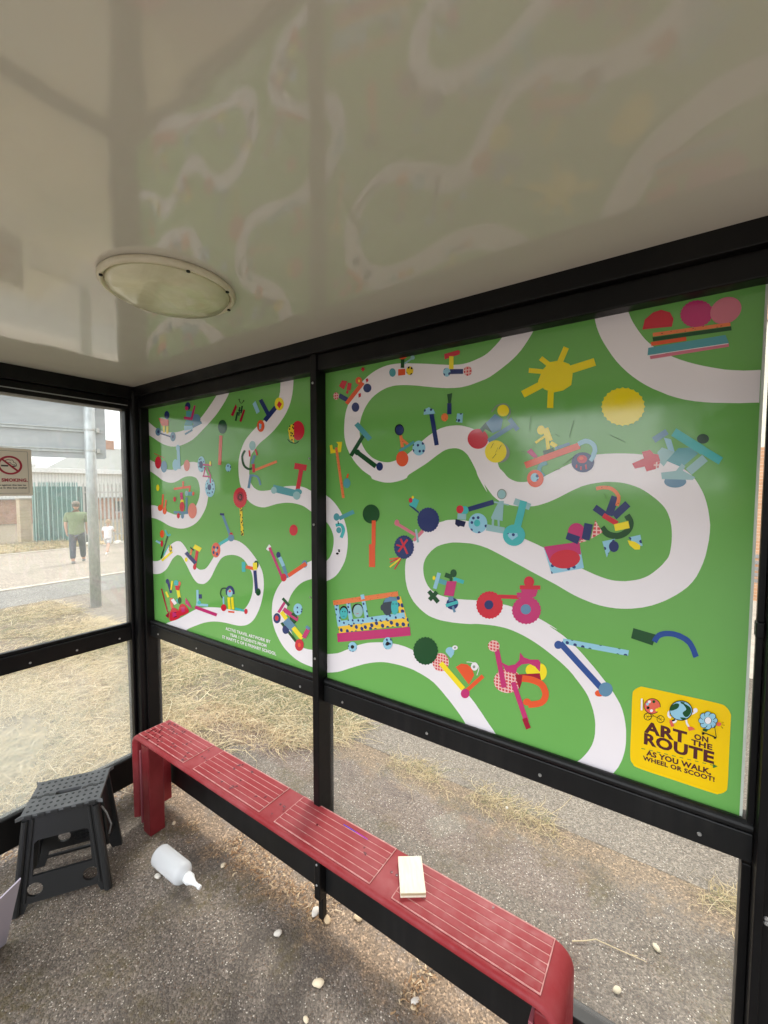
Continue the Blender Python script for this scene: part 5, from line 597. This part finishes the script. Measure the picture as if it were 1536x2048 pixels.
# lilac card leaning in from the left edge
t=thing('lilac_board','pale lilac board standing on the asphalt at the left edge of the photo','board',(.46,-.80,0))
m=Mat('lilac_card',(.40,.36,.42),.6)
A=Vector((.884,-.798,.553)); 
dn=Vector((.41,-.80,0)); lf=Vector((.70,-1.02,.42))
dirL=(Vector((.836,-.833,.495))-A); dirD=Vector((.42,-.735,.0))-A
bm=bmesh.new(); q=[A,A+dirL*5,A+dirL*5+dirD*.9,A+dirD*.98]; nrm=(q[1]-q[0]).cross(q[3]-q[0]).normalized()*.004
a=[bm.verts.new(v) for v in q]; b=[bm.verts.new(v+nrm) for v in q]; bm.faces.new(a); bm.faces.new(b[::-1])
for i in range(4): bm.faces.new((a[i],a[(i+1)%4],b[(i+1)%4],b[i]))
wobj('board_face',bm,m.m,t)
# ------------------------------------------------------------------ road sign seen from behind, on its pole
PX,PY=-4.235,1.40
sg=thing('road_sign','back of a large grey sheet road sign clamped to a steel pole','road sign',(PX,PY,0))
bm=bmesh.new(); tube(bm,[(PX,PY,-.05),(PX,PY,3.6)],.066,24); pole=wobj('pole',bm,GALV,sg,True)
u=Vector((-.31,-.95,0)).normalized(); nrm=Vector((-.95,.31,0))   # sheet runs along u behind the pole
Ms=Matrix(((u.x,0,nrm.x,PX+nrm.x*.13),(u.y,0,nrm.y,PY+nrm.y*.13),(0,1,0,0),(0,0,0,1)))
bm=bmesh.new(); plate(bm,[[(-.19,2.08),(-.19,3.52),(-.17,3.54),(2.62,3.54),(2.64,3.52),(2.64,2.08),(2.62,2.06),(-.17,2.06)]],Ms,.004); wobj('sign_sheet',bm,ALU,sg)
for z in (2.16,2.44,2.95,3.4):
    bm=bmesh.new()
    for dz in (-.022,.014):
        plate(bm,[[(-.15,z+dz),(2.60,z+dz),(2.60,z+dz+.012),(-.15,z+dz+.012)]],Ms@Matrix.Translation((0,0,-.026)),.024)
    plate(bm,[[(-.15,z-.008),(2.60,z-.008),(2.60,z+.012),(-.15,z+.012)]],Ms@Matrix.Translation((0,0,-.008)),.006)
    wobj('channel',bm,GALV,sg)
    bm=bmesh.new(); lathe(bm,[(.0665,-.012),(.070,-.012),(.070,.012),(.0665,.012)],24,0,Matrix.Translation((PX,PY,z))); box(bm,(PX-.03,PY+.06,z-.03),(PX+.05,PY+.10,z+.03),0,.004); wobj('clamp',bm,simple('clamp_metal',(.5,.52,.52),.4,metal=.5).m,pole)
# ------------------------------------------------------------------ side street: gates, palisade, pier, buildings
def gl(a,b,t): return a+(b-a)*t
GA=Vector((-21.22,5.62,-.74)); GB=Vector((-19.3,7.05,-.74)); d=(GB-GA); 
g=thing('metal_gate','green sheeted palisade gate with pointed pales beside brick pier','gate',tuple(GA))
GRN=simple('weathered_green_paint',(.045,.15,.14),.6,.25,3).m; GRNL=simple('worn_pale_green',(.22,.36,.34),.6).m
dd=d.normalized(); nn=Vector((dd.y,-dd.x,0))
bm=bmesh.new()
def slab(bm,p,q,z0,z1,off,th,mi=0):
    vs=[p+nn*off,q+nn*off,q+nn*(off+th),p+nn*(off+th)]; A=[bm.verts.new((v.x,v.y,z0)) for v in vs]; B=[bm.verts.new((v.x,v.y,z1)) for v in vs]
    for f in (A[::-1],B): bm.faces.new(f).material_index=mi
    for i in range(4): bm.faces.new((A[i],A[(i+1)%4],B[(i+1)%4],B[i])).material_index=mi
slab(bm,GA,GB,-.70,1.72,0,.02); wobj('gate_sheet',bm,GRN,g)
nP=34
for i in range(nP):
    bm=bmesh.new(); p=gl(GA,GB,(i+.2)/nP); q=gl(GA,GB,(i+.75)/nP); top=1.72 if (i<4 or i>26) else 1.86
    slab(bm,p,q,-.68,top,.022,.012); 
    if i>=4 and i<=26:
        m_=(p+q)/2+nn*.028; vs=[bm.verts.new((v.x,v.y,top)) for v in (p+nn*.022,q+nn*.022,q+nn*.034,p+nn*.034)]; ap=bm.verts.new((m_.x,m_.y,top+.10))
        for k in range(4): bm.faces.new((vs[k],vs[(k+1)%4],ap))
    wobj('pale',bm,GRNL if i%3==0 else GRN,g)
for t_ in (.06,.30,.82):
    bm=bmesh.new(); p=gl(GA,GB,t_); slab(bm,p,p+dd*.05,-.74,1.9,.036,.05); wobj('gate_post',bm,GRNL,g)
bk=brick('yellow_stock_brick',(.42,.30,.17),(.50,.38,.24),(.5,.45,.38),3.2); bk2=brick('red_brick',(.36,.15,.09),(.45,.22,.13),(.5,.42,.34),2.6,'yz')
t=thing('brick_pier','tall brick gate pier at the left end of the green gate','brick pier',(-21.5,5.35,-.74))
bm=bmesh.new(); box(bm,(-21.72,5.18,-.74),(-21.28,5.58,1.15),0,.01); wobj('brickwork',bm,bk,t); bm=bmesh.new(); box(bm,(-21.76,5.14,1.152),(-21.24,5.62,1.22),0,.015); wobj('coping',bm,simple('coping_stone',(.4,.36,.3),.8).m,t)
FA=Vector((-18.3,6.5,-.74)); FB=Vector((-15.9,9.6,-.74))
t=thing('palisade_fence','grey palisade fence of separate steel pales right of the green gate','fence',tuple(FA)); dd=(FB-FA).normalized(); nn=Vector((dd.y,-dd.x,0)); n=26
GRY=simple('grey_galvanised_pale',(.36,.35,.33),.6,.15,3).m
for i in range(n):
    bm=bmesh.new(); p=gl(FA,FB,i/n); q=p+dd*.07; slab(bm,p,q,-.68,1.78,.0,.012); m_=(p+q)/2; vs=[bm.verts.new((v.x,v.y,1.78)) for v in (p,q,q+nn*.012,p+nn*.012)]; ap=bm.verts.new((m_.x,m_.y,1.90))
    for k in range(4): bm.faces.new((vs[k],vs[(k+1)%4],ap))
    wobj('pale',bm,GRY,t)
for z in (-.35,1.45):
    bm=bmesh.new(); slab(bm,FA,FB,z,z+.05,-.06,.05); wobj('fence_rail',bm,GRY,t)
bm=bmesh.new(); slab(bm,FA,FA+dd*.1,-.74,1.7,-.2,.1); slab(bm,FA+dd*.3,FA+dd*.36,-.74,1.72,.02,.06); wobj('fence_post',bm,simple('dark_grey_post',(.12,.13,.14),.5).m,t)
# long low depot behind: brick base, pale cladding, fascia
t=thing('depot_building','long low building with brick base and white cladding behind the fences','building',(-34,12,-.74))
WC=Mat('white_cladding',(.66,.66,.63),.5); f=WC.n('TexWave',wave_type='BANDS',bands_direction='Y'); f.inputs['Scale'].default_value=1.6; WC.l(WC.co(),f.inputs[0]); WC.color(WC.ramp(f.outputs['Fac'],[(0,(.52,.53,.52)),(.15,(.70,.70,.67)),(1,(.74,.74,.71))]))
bm=bmesh.new(); box(bm,(-44,3,-.74),(-34.0,40,.95)); wobj('brick_wall',bm,bk2,t)
bm=bmesh.new(); box(bm,(-44,3,.952),(-33.9,40,2.72)); wobj('cladding',bm,WC.m,t)
bm=bmesh.new(); box(bm,(-44.2,2.8,2.722),(-33.6,40.2,3.06),0,.02); wobj('fascia',bm,simple('white_fascia',(.78,.78,.76),.5).m,t)
bm=bmesh.new(); box(bm,(-33.98,2.8,.88),(-33.78,40,.95),0,.01); wobj('sill_band',bm,simple('grey_sill',(.34,.35,.35),.6).m,t)
for y in (6.1,14.5,18.5,22.5):
    bm=bmesh.new(); box(bm,(-33.995,y,-.2),(-33.93,y+1.0,.62)); box(bm,(-33.935,y-.06,-.26),(-33.88,y+1.06,-.21),1); w=wobj('window',bm,[simple('dark_window',(.05,.055,.07),.15).m,simple('pale_sill',(.6,.58,.55),.6).m],t)
t=thing('house','house with a grey tiled pitched roof beyond the white depot','house',(-52,24,-.74))
RT=Mat('grey_roof_tiles',(.30,.30,.28),.8); f=RT.n('TexWave',wave_type='BANDS',bands_direction='Z'); f.inputs['Scale'].default_value=2.2; RT.l(RT.co(),f.inputs[0]); RT.color(RT.ramp(f.outputs['Fac'],[(0,(.20,.20,.19)),(.6,(.36,.36,.33))]))
bm=bmesh.new(); box(bm,(-58,17.5,-.74),(-49,34,3.6)); wobj('wall',bm,bk2,t)
bm=bmesh.new(); v=[bm.verts.new(q) for q in ((-48.4,17.0,3.45),(-48.4,34.5,3.45),(-58.6,34.5,3.45),(-58.6,17.0,3.45),(-53.5,20.2,6.4),(-53.5,31.3,6.4))]
for f in ((0,1,5,4),(1,2,5),(2,3,4,5),(3,0,4),(0,3,2,1)): bm.faces.new([v[i] for i in f])
rf=wobj('roof',bm,RT.m,t); bm=bmesh.new(); box(bm,(-53.9,22,5.8),(-53.2,22.9,7.3),0,.02); wobj('chimney',bm,bk2,rf)
t=thing('warehouse','pale flat fronted warehouse left of the tiled house','building',(-60,12,-.74))
bm=bmesh.new(); box(bm,(-72,2,-.74),(-60,17,4.1)); wobj('wall',bm,WC.m,t); bm=bmesh.new(); box(bm,(-72.2,1.8,4.102),(-59.7,17.2,4.5),0,.03); wobj('parapet',bm,simple('pale_parapet',(.8,.8,.78),.5).m,t)
# rubble and low kerb stones at the fence foot
for i in range(14):
    q=random.Random(40+i); bm=bmesh.new(); bmesh.ops.create_icosphere(bm,subdivisions=1,radius=1)
    sx,sy,sz=q.uniform(.12,.3),q.uniform(.12,.25),q.uniform(.07,.15)
    for v in bm.verts: v.co=Vector((v.co.x*sx,v.co.y*sy,v.co.z*sz))*q.uniform(.85,1.1)
    o=obj('rubble_stone',bm,bpy.data.materials['pebble_stone_%d'%(i%3)],smooth=False); x=-17.4-q.random()*.9; o.location=(x,6.2+q.random()*3.6,-.70)
    tag(o,'pale rubble stone at the foot of the palisade fence','stone','rubble stones along the palisade fence')
# ------------------------------------------------------------------ right: brick building seen through the slit behind the poster
t=thing('brick_building','orange brick building with cream window bands seen past the right edge of the wide poster','building',(3.5,7,0))
ob_=brick('orange_brick',(.52,.25,.12),(.60,.33,.18),(.62,.52,.42),3.4)
for a,b in ((0,2.25),(4.05,6.5)): 
    bm=bmesh.new(); box(bm,(-3,7,a),(16,12,b)); wobj('wall',bm,ob_,t)
bm=bmesh.new(); box(bm,(-3,7.06,2.252),(16,11.9,4.048)); wobj('window_band',bm,simple('cream_panel',(.74,.69,.55),.5).m,t)
for i in range(9):
    x=-2.6+2.1*i; bm=bmesh.new(); box(bm,(x,7.01,2.5),(x+1.5,7.055,3.8)); w=wobj('window',bm,simple('window_glass_pale',(.30,.33,.34),.1).m,t)
    bm=bmesh.new(); box(bm,(x-.06,6.985,2.44),(x+1.56,7.008,2.498)); box(bm,(x-.06,6.985,3.802),(x+1.56,7.008,3.86)); box(bm,(x+.72,6.985,2.5),(x+.78,7.008,3.8)); wobj('frame',bm,simple('white_frame',(.75,.75,.72),.4).m,w)
bm=bmesh.new(); 
for k in range(5): box(bm,(2.2,6.985,.28+k*.09),(4.6,6.998,.33+k*.09))
wobj('vent',bm,simple('grey_vent',(.25,.25,.25),.5).m,t)
bm=bmesh.new(); box(bm,(-3.3,6.7,6.502),(16.3,12.3,6.7),0,.02); wobj('roof',bm,simple('grey_felt',(.2,.2,.2),.8).m,t)
# ------------------------------------------------------------------ across the main road (behind the camera, seen only in reflections)
for i,(x0,w,h) in enumerate(((-26,9,5.4),(-15,8,5.4),(5,9,5.4),(16,9,5.4))):
    t=thing('house',['grey roofed brick house with a red door','cream rendered house','red brick semi detached house','pale brick house at the road end'][i]+' across the main road','house',(x0,-24,0),group='houses across the main road')
    bm=bmesh.new(); box(bm,(x0,-32,0),(x0+w,-24,3.4)); wobj('wall',bm,[bk2,WC.m][i%2],t)
    bm=bmesh.new(); v=[bm.verts.new(q) for q in ((x0-.3,-23.7,3.35),(x0+w+.3,-23.7,3.35),(x0+w+.3,-32.3,3.35),(x0-.3,-32.3,3.35),(x0,-28,h+.2),(x0+w,-28,h+.2))]
    for f in ((0,1,5,4),(1,2,5),(2,3,4,5),(3,0,4),(0,3,2,1)): bm.faces.new([v[j] for j in f])
    wobj('roof',bm,RT.m,t)
    for k in range(3):
        bm=bmesh.new(); box(bm,(x0+1+k*2.7,-23.995,1),(x0+2.5+k*2.7,-23.9,2.4)); wobj('window',bm,bpy.data.materials['dark_window'],t)
# unseen trees added across the road to narrow the poster's sky reflection
LEAF=Mat('tree_leaves',(.06,.10,.03),.6); LEAF.color(LEAF.ramp(LEAF.noise(1.4,4),[(.3,(.035,.065,.018)),(.7,(.09,.14,.04))])); BARK=simple('tree_bark',(.12,.09,.06),.9,.3,6).m
for i,(tx,ty,hh,rr_) in enumerate(((-20,-19,7,4.0),(-12.5,-19,6.5,3.6),(-8.2,-20,5.5,2.6),(4.6,-19,6,2.6),(11.5,-19,7,4.0))):
    t=thing('tree',['added broad tree beyond the left end of the main road','added round tree in front of the cream house','added smaller tree left of the open sky gap','added narrow tree right of the open sky gap','added broad tree at the right end of the main road'][i],'tree',(tx,ty,0),group='added unseen trees across the main road')
    q=random.Random(70+i); bm=bmesh.new(); tube(bm,[(0,0,0),(.1,0,1.5),(0,.1,hh*.45),(.1,0,hh*.8)],[.25,.2,.15,.04],10)
    for k in range(7): a=q.uniform(0,6.28); z=hh*q.uniform(.3,.6); tube(bm,[(0,0,z),(math.cos(a)*rr_*.4,math.sin(a)*rr_*.4,z+hh*.12),(math.cos(a)*rr_*.75,math.sin(a)*rr_*.75,z+hh*.25)],[.1,.06,.02],6)
    obj('trunk',bm,BARK,t)
    bm=bmesh.new(); cl=[(q.gauss(0,.45)*rr_,q.gauss(0,.45)*rr_,hh*q.uniform(.35,.92),rr_*q.uniform(.25,.42)) for _ in range(24)]
    for cx_,cy_,cz_,cr_ in cl:
        for _ in range(130):
            d_=Vector((q.gauss(0,1),q.gauss(0,1),q.gauss(0,1))).normalized()*cr_*q.uniform(.6,1.05); p_=Vector((cx_,cy_,cz_))+d_; a_=Vector((q.gauss(0,1),q.gauss(0,1),q.gauss(0,1))).normalized()*q.uniform(.1,.22); b_=a_.orthogonal().normalized()*q.uniform(.06,.12)
            bm.faces.new([bm.verts.new(p_+s_) for s_ in (-a_,b_,a_,-b_)])
    obj('crown',bm,LEAF.m,t,recalc=False)
# ------------------------------------------------------------------ people
def skin(name,joints,edges,mat,parent,root=0,sub=2):
    """joints: list of (pos, radius or (rx,ry)); grown into one continuous surface"""
    me=bpy.data.meshes.new(name); me.from_pydata([j[0] for j in joints],edges,[]); o=bpy.data.objects.new(name,me); C.objects.link(o)
    o.modifiers.new('s','SKIN'); sv=me.skin_vertices[0].data
    for i,j in enumerate(joints):
        r=j[1]; sv[i].radius=(r,r) if isinstance(r,(int,float)) else r; sv[i].use_root=(i==root)
    md=o.modifiers.new('u','SUBSURF'); md.levels=md.render_levels=sub
    dg=bpy.context.evaluated_depsgraph_get(); nm=bpy.data.meshes.new_from_object(o.evaluated_get(dg)); bpy.data.objects.remove(o)
    for p in nm.polygons: p.use_smooth=True
    nm.materials.clear(); nm.materials.append(mat); q=bpy.data.objects.new(name,nm); C.objects.link(q); q.parent=parent; return q
SKN=simple('skin_tone',(.56,.33,.24),.5,.06).m
def hand(parent_j,edges,j,wrist,dirv,side):
    """palm and five curled fingers appended to a skeleton; returns nothing"""
    d=Vector(dirv).normalized(); s=Vector(side).normalized(); n=d.cross(s).normalized(); w=Vector(wrist)
    palm=len(parent_j); parent_j.append((tuple(w+d*.07),(.030,.016))); edges.append((j,palm))
    for k,(o,l) in enumerate(((-.027,.062),(-.009,.072),(.009,.068),(.027,.052))):
        a=w+d*.09+s*o; b=a+d*l*.5+n*.012; c=b+d*l*.25+n*.03; i=len(parent_j); parent_j+= [(tuple(a),.010),(tuple(b),.009),(tuple(c),.008)]; edges+=[(palm,i),(i,i+1),(i+1,i+2)]
    a=w+d*.035-s*.032+n*.012; b=a+d*.035+n*.012; i=len(parent_j); parent_j+=[(tuple(a),.011),(tuple(b),.010)]; edges+=[(palm,i),(i,i+1)]
def head(parent,z,r,hair,cap,y=0,x=0):
    bm=bmesh.new(); bmesh.ops.create_uvsphere(bm,u_segments=24,v_segments=18,radius=1)
    for v in bm.verts:
        c=v.co; k=1-.18*max(0,-c.z); fx=c.y; v.co=Vector((x+c.x*r*.78*k,y+c.y*r*.92*k+(.06*r if c.z<0 else 0),z+c.z*r*1.08))
    # nose, brow, chin, ears on the side facing away (+y)
    for s in (-1,1):
        bmesh.ops.create_uvsphere(bm,u_segments=8,v_segments=6,radius=r*.2,matrix=Matrix.Translation((x+s*r*.78,y,z-.05*r))@Matrix.Diagonal((.4,.7,1.2,1)))
        bmesh.ops.create_uvsphere(bm,u_segments=8,v_segments=6,radius=r*.13,matrix=Matrix.Translation((x+s*r*.3,y+r*.80,z)))
    bmesh.ops.create_cone(bm,segments=8,radius1=r*.17,radius2=r*.05,depth=r*.45,cap_ends=True,matrix=Matrix.Translation((x,y+r*.95,z-.12*r))@Matrix.Rotation(R(20),4,'X'))
    bmesh.ops.create_uvsphere(bm,u_segments=10,v_segments=6,radius=r*.26,matrix=Matrix.Translation((x,y+r*.80,z-.5*r))@Matrix.Diagonal((1,.4,.28,1)))
    obj('head',bm,SKN,parent,True)
    bm=bmesh.new(); bmesh.ops.create_uvsphere(bm,u_segments=24,v_segments=16,radius=1)
    q=random.Random(2)
    for v in bm.verts:
        c=v.co; v.co=Vector((x+c.x*r*.86,y-.06*r+c.y*r*.98,z+.10*r+c.z*r*1.08))*1.0+Vector((q.gauss(0,.003),q.gauss(0,.003),q.gauss(0,.003)))
    bmesh.ops.delete(bm,geom=[v for v in bm.verts if (v.co.y-y>r*.45 and v.co.z<z+r*.45) or v.co.z<z-r*.45],context='VERTS')
    obj('hair',bm,hair,parent,True,recalc=False)
    if cap:
        bm=bmesh.new(); bmesh.ops.create_uvsphere(bm,u_segments=24,v_segments=12,radius=1)
        for v in bm.verts: c=v.co; v.co=Vector((x+c.x*r*.95,y+c.y*r*1.08,z+.42*r+c.z*r*.80))
        bmesh.ops.delete(bm,geom=[v for v in bm.verts if v.co.z<z+.28*r],context='VERTS')
        plate(bm,[[(x-.7*r,y+.7*r),(x-.55*r,y+1.5*r),(x,y+1.75*r),(x+.55*r,y+1.5*r),(x+.7*r,y+.7*r)]],Matrix.Translation((0,0,z+.33*r)),.012)
        obj('cap',bm,cap,parent,True,recalc=False)
# adult walking away, right side mostly behind the pole
P=thing('person','adult in olive green T-shirt, dark trousers and flat cap walking away behind the pole','person',(-11.56,3.82,-.485),R(62))
J=[((0,0,.92),(.10,.07)),((0,0,1.12),(.15,.10)),((0,.01,1.34),(.17,.11)),((0,.01,1.45),.07),((0,.02,1.53),.055),
 ((-.19,0,1.40),.065),((-.245,-.03,1.14),.048),((-.235,.02,.92),.034),((.19,0,1.40),.065),((.245,.04,1.14),.048),((.225,.12,.94),.034),
 ((-.09,0,.86),.07),((-.10,-.03,.50),.065),((-.09,-.14,.12),.045),((-.09,-.04,.04),.04),((.09,0,.86),.07),((.10,.16,.50),.065),((.10,.26,.10),.045),((.10,.36,.05),.04)]
E=[(0,1),(1,2),(2,3),(3,4),(2,5),(5,6),(6,7),(2,8),(8,9),(9,10),(0,11),(11,12),(12,13),(13,14),(0,15),(15,16),(16,17),(17,18)]
hand(J,E,7,(-.235,.02,.92),(0,.1,-1),(0,1,0)); hand(J,E,10,(.225,.12,.94),(0,.2,-1),(0,1,0))
skin('body',J,E,SKN,P)
GT=simple('olive_cotton',(.19,.24,.13),.85,.15,6).m; DJ=simple('dark_denim',(.07,.08,.11),.8,.2,7).m; SHO=simple('grey_shoes',(.25,.25,.26),.6).m
skin('t_shirt',[((0,0,.74),(.21,.16)),((0,0,1.10),(.20,.15)),((0,.01,1.32),(.20,.135)),((0,.01,1.43),(.10,.09)),((-.20,0,1.385),.092),((-.245,-.02,1.16),.078),((.20,0,1.385),.092),((.245,.03,1.16),.078)],[(0,1),(1,2),(2,3),(2,4),(4,5),(2,6),(6,7)],GT,P)
skin('trousers',[((0,0,.95),(.165,.13)),((-.09,0,.80),.115),((-.10,-.03,.50),.088),((-.09,-.13,.13),.07),((.09,0,.80),.115),((.10,.16,.50),.088),((.10,.25,.13),.07)],[(0,1),(1,2),(2,3),(0,4),(4,5),(5,6)],DJ,P)
for x,y,z in ((-.09,-.10,.05),(.10,.30,.055)):
    skin('shoe',[((x,y-.08,z),.045),((x,y+.02,z),.05),((x,y+.13,z-.01),(.045,.035))],[(0,1),(1,2)],SHO,P,sub=1)
head(P,1.645,.108,simple('grey_brown_hair',(.12,.10,.085),.8).m,simple('tweed_cap',(.22,.18,.15),.9,.25,30).m,y=.03)
# child mid-stride
K=thing('person','small child in white T-shirt and pale grey shorts striding beyond the pole','person',(-13.95,5.60,-.662),R(48))
J=[((0,0,.58),(.06,.05)),((0,.03,.74),(.095,.07)),((0,.06,.90),(.11,.07)),((0,.07,.97),.045),((0,.08,1.02),.038),
 ((-.12,.06,.93),.04),((-.17,.02,.78),.03),((-.18,.14,.68),.023),((.12,.06,.93),.04),((.17,.14,.80),.03),((.12,.28,.78),.023),
 ((-.06,0,.54),.045),((-.07,.20,.34),.045),((-.07,.16,.08),.03),((-.07,.22,.03),.028),((.06,0,.54),.045),((.07,-.16,.34),.045),((.10,-.38,.16),.03),((.10,-.42,.09),.028)]
E=[(0,1),(1,2),(2,3),(3,4),(2,5),(5,6),(6,7),(2,8),(8,9),(9,10),(0,11),(11,12),(12,13),(13,14),(0,15),(15,16),(16,17),(17,18)]
hand(J,E,7,(-.18,.14,.68),(0,.6,-.8),(1,0,0)); hand(J,E,10,(.12,.28,.78),(-.2,1,.2),(1,0,0))
skin('body',J,E,SKN,K)
WT=simple('white_cotton',(.78,.75,.77),.85,.08,8).m; GS=simple('pale_grey_cotton',(.55,.56,.57),.85,.12,10).m; WSH=simple('white_trainers',(.75,.74,.66),.6).m
skin('t_shirt',[((0,0,.51),(.13,.105)),((0,.03,.74),(.125,.10)),((0,.06,.89),(.13,.09)),((0,.07,.96),(.06,.055)),((-.125,.06,.92),.058),((-.16,.03,.81),.05),((.125,.06,.92),.058),((.155,.11,.83),.05)],[(0,1),(1,2),(2,3),(2,4),(4,5),(2,6),(6,7)],WT,K)
skin('shorts',[((0,0,.61),(.115,.095)),((-.06,.0,.52),.082),((-.07,.16,.37),.075),((.06,0,.52),.082),((.07,-.13,.37),.075)],[(0,1),(1,2),(0,3),(3,4)],GS,K)
skin('shoe',[((-.07,.12,.035),.035),((-.07,.24,.03),.032)],[(0,1)],WSH,K,sub=1); skin('shoe',[((.10,-.42,.13),.035),((.10,-.47,.02),.032)],[(0,1)],WSH,K,sub=1)
head(K,1.115,.095,simple('sandy_hair',(.40,.27,.17),.8).m,None,y=.09)
print('objects',len(bpy.data.objects))
